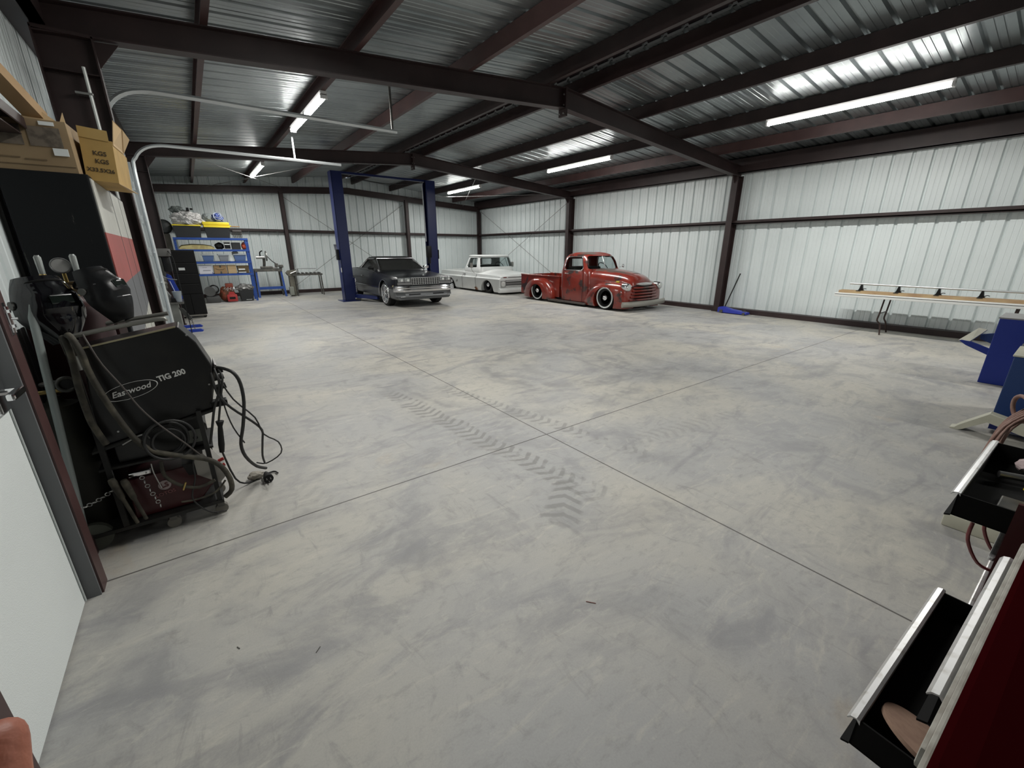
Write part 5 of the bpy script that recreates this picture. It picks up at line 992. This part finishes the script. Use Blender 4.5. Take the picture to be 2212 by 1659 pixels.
t = thing('tool_bag','brown and orange tool bag heaped with shiny tools under the shelving','bag',(0.85,16.6,0)); put(crumple((0.80,16.56,0.24),(0.22,0.17,0.25),9.1,0.25,4,-0.95),'bag',mat('bag_brown',(0.14,0.06,0.03),0.7,noise=(8,(0.26,0.06,0.03),0.5,0.6)),t,smooth=30)
for k in range(7): put(MB().cyl((0.72+0.045*k,16.38,0.40-0.03*(k%3)),(0.76+0.04*k,16.42,0.46-0.03*(k%2)),0.012,n=8),'tool',steel,t)
put(MB().rbox((0.78,16.45,0.44),(0.99,16.62,0.58),0.03),'orange_case',mat('orange_case',(0.28,0.06,0.035),0.5),t,smooth=40)
t = tote(1.12,1.52,16.30,16.72,0.005,0.36,tb,None,'black tote with a grey bag and white label on the floor under the shelving','storage_tote',lid=False); put(MB().box((1.28,16.33,0.045),(1.44,16.348,0.085)),'label',white_paint,t)
tag(put(crumple((1.31,16.52,0.42),(0.24,0.18,0.13),12.4,0.45,4,-0.7,freq=5),'bin_bag',mat('poly_grey2',(0.17,0.17,0.165),0.4,noise=(9,(0.34,0.34,0.33),0.5,0.6)),None,smooth=25),'grey bag stuffed in the black tote on the floor','bag')
# chop saw on its stand
t = thing('saw_stand','blue steel stand carrying the chop saw','stand',(2.2,17.5,0))
for x0,x1 in ((1.80,1.77),(2.57,2.61)):
    for y0,y1 in ((17.35,17.25),(17.75,17.85)):
        put(MB().loft([[(x1-0.03,y1-0.03,0),(x1+0.03,y1-0.03,0),(x1+0.03,y1+0.03,0),(x1-0.03,y1+0.03,0)],[(x0-0.03,y0-0.03,0.95),(x0+0.03,y0-0.03,0.95),(x0+0.03,y0+0.03,0.95),(x0-0.03,y0+0.03,0.95)]]),'leg',shb if y0 < 17.5 else dark_steel,t)
put(MB().box((1.74,17.30,0.93),(2.62,17.80,0.97)),'table_top',dark_steel,t); put(MB().box((1.78,17.28,0.27),(2.62,17.32,0.36)),'cross_rail',shb,t); put(MB().box((1.76,17.28,0.88),(2.60,17.31,0.94)),'top_rail',dark_steel,t)
t = thing('chop_saw','grey chop saw with its arm raised on the blue stand','saw',(2.1,17.5,0.97))
put(MB().rbox((1.98,17.38,0.97),(2.34,17.66,1.05),0.015),'base',dark_steel,t); put(MB().cyl((1.88,17.45,1.36),(2.14,17.45,1.36),0.05,n=16),'motor',steel,t,smooth=40); g_ = MB().lathe((2.19,17.50,1.40),(1,0,0),[(0,0.17),(0.03,0.17)],n=28); put(g_,'blade_guard',mat('guard_grey',(0.22,0.22,0.21),0.4,0.8),t,smooth=40)
put(MB().tube([(2.10,17.55,1.05),(2.12,17.52,1.2),(2.12,17.48,1.34)],0.045),'arm',dark_steel,t,smooth=50); put(MB().tube([(2.02,17.45,1.38),(2.02,17.42,1.52),(2.10,17.40,1.58)],0.02),'handle',black,t); put(MB().tube([(2.22,17.45,1.40),(2.36,17.40,1.22),(2.48,17.38,1.13)],0.014),'guide_bar',black,t)
put(MB().rbox((2.42,17.36,1.03),(2.52,17.46,1.15),0.01),'clamp_foot',dark_steel,t); put(MB().rbox((2.34,17.40,0.972),(2.50,17.54,1.03),0.01),'fence',steel,t)
tag(put(MB().rbox((2.54,17.36,1.0),(2.68,17.50,1.10),0.02).cyl((2.60,17.43,0.972),(2.60,17.43,1.01),0.05),'bench_vise',dark_steel,None),'small dark bench vise on the right corner of the blue stand','vise')
# roller table
t = thing('roller_table','dark steel roller table with a band saw head, right of the saw stand','table',(3.3,17.2,0))
for x in (2.98,3.84):
    for y in (17.08,17.38): put(MB().tube([(x,y,0.75),(x+(0.03 if x>3.5 else -0.0),y,0)],0.025,n=6,smooth=0),'leg',dark_steel,t)
put(MB().box((2.90,17.06,0.72),(3.90,17.10,0.78)),'rail',dark_steel,t); put(MB().box((2.90,17.36,0.72),(3.90,17.40,0.78)),'rail',dark_steel,t)
for k in range(6): put(MB().cyl((3.12+k*0.14,17.06,0.80),(3.12+k*0.14,17.40,0.80),0.025,n=10),'roller',dark_steel,t,smooth=50)
put(MB().prism([(2.76,0.72),(3.02,0.72),(3.05,0.92),(2.78,0.90),(2.70,0.82)],'y',17.10,17.36),'saw_head',mat('old_machine',(0.10,0.095,0.075),0.6,noise=(9,(0.16,0.15,0.12),0.4,0.7)),t); put(MB().box((2.78,17.12,0.0),(2.94,17.34,0.72)),'pedestal',mat('old_machine',(0.10,0.095,0.075),0.6),t); put(MB().cyl((2.82,17.06,0.80),(3.02,17.06,0.88),0.02),'lever',steel,t); put(MB().rbox((2.72,17.02,0.04),(2.86,17.2,0.34),0.02),'pump_box',mat('pump_grey',(0.22,0.23,0.20),0.6),t)
put(MB().cyl((3.02,17.2,0.965),(3.72,17.2,0.955),0.016,n=8),'stop_rod',galv_track,t); put(MB().cyl((3.1,17.2,0.78),(3.1,17.2,0.97),0.012),'rod_post',dark_steel,t)
# black rolling tool cabinet
t = thing('tool_cabinet','tall matt black tool cabinet on wheels with small white label, by the shelving','cabinet',(-0.12,13.15,0)); bk = mat('cabinet_black',(0.004,0.004,0.0045),0.5,spec=0.3)
put(MB().rbox((-0.40,12.92,0.08),(0.13,13.5,1.60),0.006),'body',bk,t)
for k,(a,b_) in enumerate(((1.32,1.585),(1.07,1.31),(0.83,1.06),(0.59,0.82))):
    dr = put(MB().rbox((-0.385,12.90,a),(0.115,12.925,b_),0.004),'drawer',bk,t); put(MB().box((-0.36,12.894,b_-0.016),(0.09,12.90,b_-0.010)),'drawer_pull',mat('pull_dk',(0.03,0.03,0.03),0.4),dr)
for a,b_ in ((-0.385,-0.14),(-0.13,0.115)): put(MB().rbox((a,12.90,0.10),(b_,12.925,0.575),0.004),'door',bk,t)
put(MB().box((-0.24,12.893,1.14),(-0.12,12.899,1.20)),'label',white_paint,t); put(MB().box((-0.37,12.893,0.60),(-0.27,12.899,0.615)),'badge',steel,t)
put(MB().box((-0.38,12.915,0.045),(0.11,12.93,0.078)),'kick_strip',mat('kick_grey',(0.20,0.19,0.17),0.5),t)
for x in (-0.34,0.07):
    for y in (12.97,13.44): put(MB().cyl((x,y-0.015,0.04),(x,y+0.015,0.04),0.04,n=16),'wheel',rubber,t,smooth=40)
# drill press on blue stand
t = thing('drill_press','grey bench drill press with dark head beside the garage door','drill press',(-0.48,10.9,0)); mg = mat('machine_grey',(0.16,0.165,0.155),0.5,noise=(6,(0.25,0.26,0.25),0.45,0.65)); md_ = mat('machine_dark',(0.028,0.029,0.026),0.45)
put(MB().rbox((-0.70,10.62,1.48),(-0.27,11.30,1.63),0.04),'belt_cover',mat('cover_grey',(0.085,0.083,0.078),0.5),t,smooth=40); put(MB().rbox((-0.66,10.66,1.10),(-0.42,11.1,1.48),0.03),'head',md_,t,smooth=40); put(MB().rbox((-0.42,10.7,1.20),(-0.30,11.2,1.47),0.02),'motor',black,t,smooth=40)
put(MB().cyl((-0.52,11.12,0.56),(-0.52,11.12,1.48),0.045,n=16),'column',steel,t,smooth=40); put(MB().lathe((-0.48,10.72,1.10),(0,0,-1),[(0,0.05),(0.06,0.06),(0.08,0.045),(0.12,0.06),(0.16,0.045),(0.20,0.05),(0.26,0.02)],n=18),'quill',dark_steel,t,smooth=30)
put(MB().prism([(-0.68,1.06),(-0.56,1.04),(-0.42,0.72),(-0.46,0.64),(-0.62,0.66)],'y',10.74,10.96),'casting',mg,t); put(MB().tube([(-0.50,10.64,1.16),(-0.40,10.60,1.08),(-0.26,10.56,1.05)],0.008),'feed_lever',steel,t); put(MB().cyl((-0.52,10.60,1.22),(-0.52,10.66,1.22),0.035,n=14),'knob',black,t)
put(MB().box((-0.70,10.60,0.58),(-0.24,11.3,0.615)),'table',dark_steel,t); 
put(MB().prism([(-0.44,0.62),(-0.30,0.62),(-0.30,0.68),(-0.42,0.70)],'y',10.66,10.8),'vise',black,t)
put(MB().rbox((-0.68,10.66,0.10),(-0.34,11.25,0.58),0.01),'stand_body',mat('stand_grey',(0.19,0.195,0.175),0.55),t)
put(MB().prism([(-0.46,1.16),(-0.36,1.10),(-0.24,0.62),(-0.34,0.62)],'y',11.30,11.33),'side_panel',blue,t)
for y in (10.62,11.28): put(MB().prism([(-0.70,0.0),(-0.05,0.0),(-0.02,0.02),(-0.06,0.05),(-0.70,0.05)],'y',y,y+0.11),'foot',blue,t)
t = thing('plastic_tub','clear plastic tub with two straws on the drill press table','container',(-0.32,10.72,0.62)); put(MB().lathe((-0.315,10.70,0.617),(0,0,1),[(0,0.05),(0.19,0.075),(0.20,0.082),(0.205,0.075),(0.01,0.045)],n=20),'cup',mat('cup_clear',(0.42,0.46,0.50),0.3,trans=0.4,ior=1.1),t,smooth=40); put(MB().tube([(-0.30,10.70,0.64),(-0.38,10.70,1.02)],0.005,n=6),'straw',white_paint,t)
tag(put(MB().prism([(-0.34,0.52),(-0.27,0.50),(-0.16,0.30),(-0.20,0.26),(-0.30,0.40)],'y',10.48,10.56),'pry_tool',md_,None),'dark lever tool hanging from the drill press table edge','lever')
ch = MB()
for k in range(6): ch.torus((-0.18+0.004*k,10.52,0.27-0.036*k),0.016,0.005,(1,0,0) if k%2 else (0,1,0),n=12,m=5)
tag(put(ch,'hanging_chain',dark_steel),'chain hanging from the dark lever tool','chain')
tag(put(MB().tube([(-0.30,10.63,1.585),(-0.24,10.52,1.45),(-0.23,10.45,1.0),(-0.22,10.44,0.3),(-0.22,10.48,0.008)],0.008),'power_lead',black,None),'black lead hanging down beside the drill press','cable')
# ================================================================== right side
t = thing('floor_jack','blue low-profile floor jack on the floor at the foot of the right column','jack',(11.45,5.4,0)); bj = mat('jack_blue',(0.03,0.045,0.38),0.35)
put(MB().loft([[(x,y,z) for x,z in ((11.22,0.02),(11.45,0.02),(11.45,h),(11.40,h+0.02),(11.27,h+0.02),(11.22,h))] for y,h in ((5.72,0.13),(5.60,0.15),(5.40,0.10),(5.1,0.07),(4.98,0.05))]),'frame',bj,t,smooth=30)
put(MB().cyl((11.20,5.62,0.05),(11.47,5.62,0.05),0.045,n=14),'rear_wheel',dark_steel,t); put(MB().cyl((11.20,5.03,0.035),(11.47,5.03,0.035),0.035,n=14),'front_wheel',dark_steel,t); put(MB().cyl((11.335,5.08,0.06),(11.335,5.08,0.10),0.05,n=16),'saddle',dark_steel,t); put(MB().cyl((11.34,5.60,0.14),(11.62,5.46,1.02),0.016,n=8),'handle',black,t)
# folding table
t = thing('folding_table','long white folding table with dark bent legs along the right wall','table',(10.95,1.7,0)); x0, x1 = 10.62, 11.38
put(MB().rbox((x0,0.40,0.700),(x1,3.02,0.775),0.01),'table_top',mat('table_white',(0.72,0.73,0.71),0.4),t,smooth=40); put(MB().box((x0-0.004,0.41,0.748),(x0-0.001,3.01,0.754)),'edge_strip',black,t)
for yy in (2.22,0.52):
    for x in (x0+0.12,x1-0.16):
        put(MB().tube([(x,yy,0.73),(x,yy+0.02,0.42),(x,yy+0.03,0.28),(x+(0.04 if x<11 else -0.04),yy-0.02,0.20),(x,yy-0.06,0.0)],0.014,n=8,smooth=3),'leg',mat('leg_brown',(0.05,0.032,0.028),0.4,0.5),t,smooth=60)
    put(MB().cyl((x0+0.12,yy+0.02,0.42),(x1-0.16,yy+0.02,0.42),0.010,n=8),'leg_brace',mat('leg_brown',(0.05,0.032,0.028),0.4,0.5),t)
wd = mat('plank_wood',(0.42,0.30,0.16),0.7,noise=(4,(0.32,0.20,0.11),0.4,0.65))
for a,b_,h,l in ((10.70,10.76,0.0,'wooden plank along the front edge of the folding table'),(10.80,10.94,0.0,'wider wooden plank behind the front plank on the folding table')):
    tag(put(MB().box((a,0.42,0.777),(b_,2.98,0.825)),'wooden_plank',wd,None),l,'plank')
p = tag(put(MB().cyl((10.88,0.3,0.945),(10.88,2.86,0.955),0.018,n=12),'aluminium_tube',galv_track,None,smooth=60),'long shiny tube lying in clamps over the folding table','tube')
for k,y in enumerate((2.66,2.08,1.52,0.98)):
    c = thing('pipe_clamp',('first','second','third','last')[k]+' black clamp from the left holding the shiny tube on the folding table','clamp',(10.88,y,0.83),group=None)
    put(MB().prism([(y-0.05,0.826),(y+0.05,0.826),(y+0.03,0.85),(y+0.012,0.94),(y-0.012,0.94),(y-0.03,0.85)],'x',10.85,10.91),'jaw',black,c); put(MB().tube([(10.84,y-0.03,0.85),(10.81,y-0.07,0.87),(10.80,y-0.10,0.865)],0.007,n=6),'lever',black,c)
    put(MB().box((10.69,y-0.035,0.826),(10.76,y+0.035,0.834)),'foot_plate',black,c)
# blue machines
mb_ = mat('machine_blue',(0.002,0.020,0.23),0.42,bump=(180,0.12)); mb2 = mat('machine_blue_dull',(0.008,0.036,0.14),0.5,bump=(180,0.12)); cream = mat('cream_paint',(0.50,0.49,0.40),0.5,noise=(8,(0.42,0.41,0.33),0.4,0.7))
t = thing('tire_machine','bright blue machine cabinet at the right edge with a cream plate on blue arms','machine',(8.1,0.2,0))
put(MB().rbox((7.8,-0.35,0.0),(8.45,0.49,0.815),0.008),'cabinet',mb_,t); put(MB().rbox((7.795,-0.36,0.812),(8.46,0.50,0.828),0.004),'top_edge',mat('top_grey',(0.25,0.25,0.25),0.5),t)
put(MB().prism([(0.47,0.34),(0.70,0.44),(0.77,0.49),(0.75,0.50),(0.66,0.49),(0.47,0.42)],'x',7.84,7.88),'lower_arm',mb_,t); put(MB().prism([(0.47,0.44),(0.62,0.50),(0.62,0.56),(0.47,0.60)],'x',8.12,8.16),'upper_arm',mb2,t)
put(MB().loft([[(7.85,0.777,0.495),(7.85,0.672,0.495),(8.1,0.578,0.632),(8.1,0.656,0.643)],[(7.86,0.777,0.482),(7.86,0.672,0.482),(8.11,0.578,0.619),(8.11,0.656,0.630)]]),'cream_plate',cream,t)
put(MB().rbox((7.70,-0.10,0.40),(7.80,0.24,0.56),0.02),'side_box',mat('box_grey',(0.22,0.23,0.22),0.5),t)
t = thing('tire_machine','darker blue machine cabinet nearer the tool chests, with a bent cream floor arm','machine',(6.2,-0.1,0))
put(MB().rbox((5.98,-0.65,0.0),(6.6,0.205,0.67),0.008),'cabinet',mb2,t); put(MB().rbox((5.97,-0.66,0.665),(6.61,0.215,0.68),0.004),'top_edge',cream,t)
put(MB().loft([[(5.50,y,z0),(5.50,y,z1),(5.62,y,z1),(5.62,y,z0)] for y,z0,z1 in ((0.415,0.0,0.008),(0.385,0.0,0.018),(0.36,0.0,0.05),(0.335,0.012,0.075),(0.20,0.125,0.205),(0.04,0.085,0.17),(-0.15,0.04,0.125))]),'bent_arm',cream,t)
put(MB().box((5.66,-0.2,0.03),(5.78,0.19,0.13)),'blue_rail',mb_,t)
tag(put(MB().rbox((3.40,-0.75,0.0),(3.50,0.155,0.085),0.012),'steel_tube',cream,None,smooth=40),'cream square tube lying on the floor below the open drawer','tube')
# ---- tool chests
rk = mat('chest_red',(0.055,0.0035,0.004),0.42); rdk = mat('chest_dark_red',(0.024,0.0016,0.0024),0.95,noise=(5,(0.030,0.0022,0.003),0.4,0.7),spec=0.0); rl = mat('chest_red_pale',(0.42,0.12,0.10),0.5)
din = mat('drawer_inside',(0.004,0.004,0.004),0.8,spec=0.2); dusty = mat('dusty_edge',(0.40,0.39,0.35),0.7,noise=(22,(0.26,0.245,0.21),0.4,0.65))
def drawer(par, M, u0, u1, v_out, depth, z0, z1, name='drawer'):
    """tray plus rolled aluminium pull along the front"""
    t_ = 0.004; mb = MB()
    mb.box((u0,v_out-depth,z0),(u1,v_out,z0+t_),M); mb.box((u0,v_out-t_,z0),(u1,v_out,z1),M); mb.box((u0,v_out-depth,z0),(u0+t_,v_out,z1-0.004),M); mb.box((u1-t_,v_out-depth,z0),(u1,v_out,z1-0.004),M); mb.box((u0,v_out-depth,z0),(u1,v_out-depth+t_,z1-0.004),M)
    d_ = put(mb, name, din, par)
    pl = MB(); prof = [(v_out-0.007,z1-0.010),(v_out-0.006,z1),(v_out,z1+0.002),(v_out+0.010,z1-0.001),(v_out+0.015,z1-0.009),(v_out+0.0135,z1-0.011),(v_out+0.008,z1-0.004),(v_out,z1-0.001),(v_out-0.004,z1-0.006)]
    pl.loft([[M @ Vector((u,a,b_)) for a,b_ in prof] for u in (u0-0.006,u1+0.006)]); put(pl, 'drawer_pull', alu, d_)
    lp = MB().loft([[M @ Vector((u,a,b_)) for a,b_ in ((v_out,z0+0.002),(v_out+0.014,z0-0.004),(v_out+0.013,z0-0.008),(v_out,z0-0.003))] for u in (u0,u1)]); put(lp, 'lower_lip', din, d_)
    return d_
M1 = Matrix.Translation((0.60,-0.032,0)) @ Matrix.Rotation(R(-3.2),4,'Z')
t = thing('tool_chest','dark red tool chest nearest the camera with two drawers pulled out, lower right corner','tool chest',(1.1,-0.3,0))
sh = MB(); sh.box((0.10,-0.52,0.14),(1.06,-0.50,1.0),M1); sh.box((0.10,-0.50,0.14),(0.112,-0.002,1.0),M1); sh.box((1.045,-0.50,0.14),(1.06,-0.002,1.0),M1); sh.box((0.10,-0.50,0.14),(1.06,-0.0,0.16),M1); sh.box((0.10,-0.52,0.985),(1.06,0.0,1.0),M1)
put(sh, 'carcass', rk, t); put(MB().box((0.945,-0.015,0.16),(1.058,0.0,0.985),M1), 'front_stile', rk, t); put(MB().box((0.10,-0.015,0.16),(0.285,0.0,0.985),M1), 'front_stile', rk, t)
put(MB().box((0.94,-0.20,1.0005),(1.062,0.002,1.004),M1), 'pale_top_corner', rl, t)  # thin plate giving the top corner a paler red than the carcass
drawer(t, M1, 0.32, 0.925, 0.105, 0.45, 0.615, 0.69)
drawer(t, M1, 0.30, 0.895, 0.020, 0.45, 0.800, 0.872)
for z0, z1 in ((0.18,0.38),(0.39,0.60),(0.70,0.78)):
    dd_ = put(MB().box((0.30,-0.03,z0),(0.93,-0.002,z1),M1), 'drawer', rk, t); put(MB().rbox((0.295,-0.002,z1-0.018),(0.935,0.012,z1-0.004),0.004,M1), 'drawer_pull', alu, dd_)
put(MB().rbox((0.95,0.0,0.56),(1.06,0.012,0.60),0.004,M1), 'side_pull', alu, t)
put(MB().rbox((0.11,-0.03,0.885),(0.90,0.013,0.925),0.005,M1), 'dusty_rim', dusty, t)
for u in (0.40,0.62,0.80): put(MB().prism([(u,0.985),(u+0.03,0.985),(u+0.025,0.996),(u+0.006,0.998)],'y',0.0,0.011), 'chip', rdk, t) if False else None
put(MB().cyl(M1 @ Vector((0.44,0.0,0.640)), M1 @ Vector((0.44,0.0,0.652)), 0.085, n=40), 'x', rdk, None) if False else None
tag(put(MB().cyl(M1 @ Vector((0.415,0.008,0.6425)), M1 @ Vector((0.418,0.006,0.6500)), 0.083, n=48),'sanding_disc',mat('disc_tan',(0.36,0.235,0.17),0.85,noise=(60,(0.30,0.19,0.14),0.4,0.65)),None,smooth=40),'round tan sanding disc lying in the open drawer nearest the camera','disc')
for k,(u,l) in enumerate(()): tag(put(MB().rbox((0.30+u*0.2,0.055+0.016*k,0.6205),(0.30+u*0.2+l,0.065+0.016*k,0.630),0.003,M1),'hand_file',steel,None),('outer','inner')[k]+' small steel file in the near drawer','file')
t = thing('tool_chest','very dark red upper tool chest filling the lower right corner of the view','tool chest',(0.9,-0.25,1.0))
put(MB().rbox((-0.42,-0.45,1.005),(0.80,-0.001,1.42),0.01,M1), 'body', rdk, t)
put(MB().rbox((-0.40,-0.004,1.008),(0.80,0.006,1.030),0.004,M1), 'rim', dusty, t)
M2_ = Matrix.Translation((1.72,-0.045,0)) @ Matrix.Rotation(R(-2.0),4,'Z')
t = thing('tool_chest','second red tool chest with its top drawer open, full of tools','tool chest',(2.1,-0.3,0))
sh = MB(); sh.box((0.0,-0.50,0.14),(0.72,-0.48,0.93),M2_); sh.box((0.0,-0.50,0.14),(0.012,-0.002,0.93),M2_); sh.box((0.708,-0.50,0.14),(0.72,-0.002,0.93),M2_); sh.box((0.0,-0.50,0.14),(0.72,0.0,0.16),M2_); put(sh,'carcass',rk,t)
drawer(t, M2_, 0.05, 0.68, 0.115, 0.42, 0.810, 0.89)
for z0, z1 in ((0.18,0.36),(0.37,0.55),(0.56,0.74)):
    dd_ = put(MB().box((0.03,-0.03,z0),(0.69,-0.002,z1),M2_), 'drawer', rk, t); put(MB().rbox((0.025,-0.002,z1-0.018),(0.695,0.012,z1-0.004),0.004,M2_), 'drawer_pull', alu, dd_)
def inM(M, u, v, z): return tuple(M @ Vector((u,v,z)))
tag(put(MB().rbox((0.09,-0.06,0.816),(0.125,0.085,0.838),0.006,M2_).rbox((0.12,-0.04,0.816),(0.14,0.05,0.83),0.004,M2_),'staple_gun',mat('tool_grey',(0.17,0.165,0.155),0.45,0.4),None),'grey flat tool lying nearest in the open drawer of the second chest','tool')
tag(put(MB().prism([(0.0,0.0),(0.07,0.012),(0.06,0.05),(0.02,0.06)],'z',0,0.02),'yellow_tool',yellow,None),'yellow tool in the open drawer of the second chest','tool')
o = bpy.data.objects[[x.name for x in bpy.data.objects if x.name.startswith('yellow_tool')][0]]; o.location = inM(M2_,0.36,0.005,0.845); o.rotation_euler = (0,R(10),R(200))
tag(put(MB().cyl(inM(M2_,0.50,-0.02,0.84),inM(M2_,0.46,0.07,0.84),0.012,n=12),'socket_wrench',steel,None),'steel wrench across the open drawer of the second chest','tool')
tag(put(crumple(inM(M2_,0.60,-0.01,0.85),(0.05,0.06,0.03),3.9,0.3,3),'shop_rag',mat('rag_pink',(0.42,0.33,0.33),0.8),None),'pale pinkish rag at the far end of the open drawer','rag')
tag(put(MB().rbox((0.20,-0.06,0.815),(0.30,0.04,0.828),0.004,M2_),'wrench_set',dark_steel,None),'dark flat tools on the floor of the open drawer','tool')
# brown hose coil beyond the second chest, red lines below the drawer
hb_ = mat('hose_brown',(0.18,0.095,0.075),0.6,noise=(20,(0.27,0.17,0.14),0.4,0.65))
for k in range(12):
    x = 2.60+0.016*k; dy = 0.012*math.sin(k*2.1); tag(put(MB().tube([(x+0.04,-0.02+dy,0.97),(x-0.015*(k%3),0.035+dy,0.90),(x-0.05+0.02*k*0.5,0.055+dy*1.5,0.78),(x-0.02,0.06+dy,0.68),(x+0.05,-0.02,0.62)],0.0055,n=8,smooth=4),'air_hose',hb_,None,smooth=60),'strand of the brown air hose bundle hanging past the second red chest','hose',group='brown hose strands beside the second chest')
tag(put(MB().torus((2.72,0.02,0.96),0.055,0.008,(0.6,-1,0.2),n=26,m=8),'hose_loop',hb_,None,smooth=60),'round loop at the top of the brown air hose bundle','hose')
pk = mat('line_red',(0.20,0.05,0.05),0.45)
for k,(u,vv) in enumerate(((0.16,0.07),(0.28,0.05))): tag(put(MB().tube([inM(M2_,u,vv,0.76),inM(M2_,u-0.01,vv-0.004,0.70),inM(M2_,u+0.02,vv-0.04,0.62),inM(M2_,u+0.08,vv-0.08,0.58)],0.005,n=6,smooth=4),'red_air_line',pk,None,smooth=60),('nearer','farther')[k]+' thin red line drooping below the open drawer','hose')
# ================================================================== crumbs on the floor
for x,y,a,l in ((1.237,1.025,-0.88,0.046),(0.135,1.541,0.75,0.028),(-0.133,1.751,2.0,0.018)):
    tag(put(MB().box((-l/2,-0.0015,0),(l/2,0.0015,0.003),Matrix.Translation((x,y,0)) @ Matrix.Rotation(a,4,'Z')),'metal_splinter',mat('splinter',(0.16,0.05,0.04),0.6) if x > 1 else dark_steel,None),{1.237:'longest reddish splinter lying on the concrete, right of centre',0.135:'dark splinter on the near concrete, left of centre',-0.133:'smallest dark crumb on the near concrete, far left'}[x],'debris')
# ================================================================== the photographer's hand at the lower left corner
def hand():
    skin = mat('skin',(0.42,0.145,0.085),0.5,noise=(30,(0.36,0.11,0.07),0.4,0.7),bump=(90,0.15)); sl_ = mat('sleeve',(0.03,0.02,0.028),0.9)
    tt = thing('person','person reaching in at the lower left corner, only bare fingers in view','person',(-0.05,-0.02,1.40))
    # frame: finger axis points from bottom left toward the upper left edge of view; fingers side by side
    O_ = Vector((-0.045,0.150,1.455)) 
    return tt, skin, sl_, O_
tt, skin, sl_, O_ = hand()
r_, u_, f_ = Vector((0.801,-0.598,0.001)), Vector((0.183,0.246,0.952)), Vector((0.570,0.762,-0.307))
A0 = Vector((0,0,1.6)) + f_*0.112 - r_*0.151 - u_*0.108
e_ = (-0.46*r_+0.88*u_).normalized(); s_ = (-0.88*r_-0.46*u_).normalized(); b_ = e_.cross(s_).normalized()
if b_.dot(f_) > 0: b_ = -b_          # b_ points back to the photographer
def skinned(name, verts, edges, radii, m, parent, root=0):
    me = bpy.data.meshes.new(name); me.from_pydata([tuple(v) for v in verts], edges, []); me.materials.append(m)
    o = bpy.data.objects.new(name, me); COL.objects.link(o); o.parent = parent; me.transform(WM[parent.name].inverted())
    md = o.modifiers.new('skin','SKIN'); md.use_smooth_shade = True
    for i, q in enumerate(radii): me.skin_vertices[0].data[i].radius = (q,q); me.skin_vertices[0].data[i].use_root = (i == root)
    sb_ = o.modifiers.new('sub','SUBSURF'); sb_.levels = 2; sb_.render_levels = 2
    return o
P_ = A0 - e_*0.115 + s_*0.028
V = [P_ - e_*0.02, P_ - e_*0.075, P_ - e_*0.20 + b_*0.03, P_ - e_*0.30 + b_*0.06]; E_ = [(0,1),(1,2),(2,3)]; Rr = [0.026,0.021,0.032,0.038]
for k, ln in enumerate((0.098,0.105,0.098,0.078)):
    off = s_*(-0.030+0.0215*k); base = P_ + e_*0.030 + off; n0 = len(V)
    V.append(base); E_.append((0,n0)); Rr.append(0.0125)
    L1, L2, L3 = ln*0.46, ln*0.30, ln*0.24
    p1 = base+e_*L1+b_*0.002; p2 = p1+e_*L2*0.96-b_*0.004*(1+k); p3 = p2+e_*L3*0.9-b_*0.008*(1+0.5*k)
    for p, q in ((p1,0.0098),(p2,0.0088),(p3,0.0078)): V.append(p); E_.append((len(V)-2,len(V)-1)); Rr.append(q)
n0 = len(V); th_ = P_ - s_*0.022 - e_*0.01
for p, q in ((th_ - s_*0.012,0.014),(th_ - s_*0.034 + e_*0.022 - b_*0.01,0.0115),(th_ - s_*0.042 + e_*0.045 - b_*0.016,0.0095)):
    V.append(p); Rr.append(q); E_.append((0 if len(V)-1 == n0 else len(V)-2, len(V)-1))
skinned('hand', V, E_, Rr, skin, tt)
W0 = P_ - e_*0.22 + b_*0.035; W1 = P_ - e_*0.46 + b_*0.10
put(MB().lathe(W0, W1-W0, [(0,0.040),(0.003,0.044),(0.10,0.050),(0.26,0.055)], n=24, cap=True), 'sleeve', sl_, tt, smooth=50)
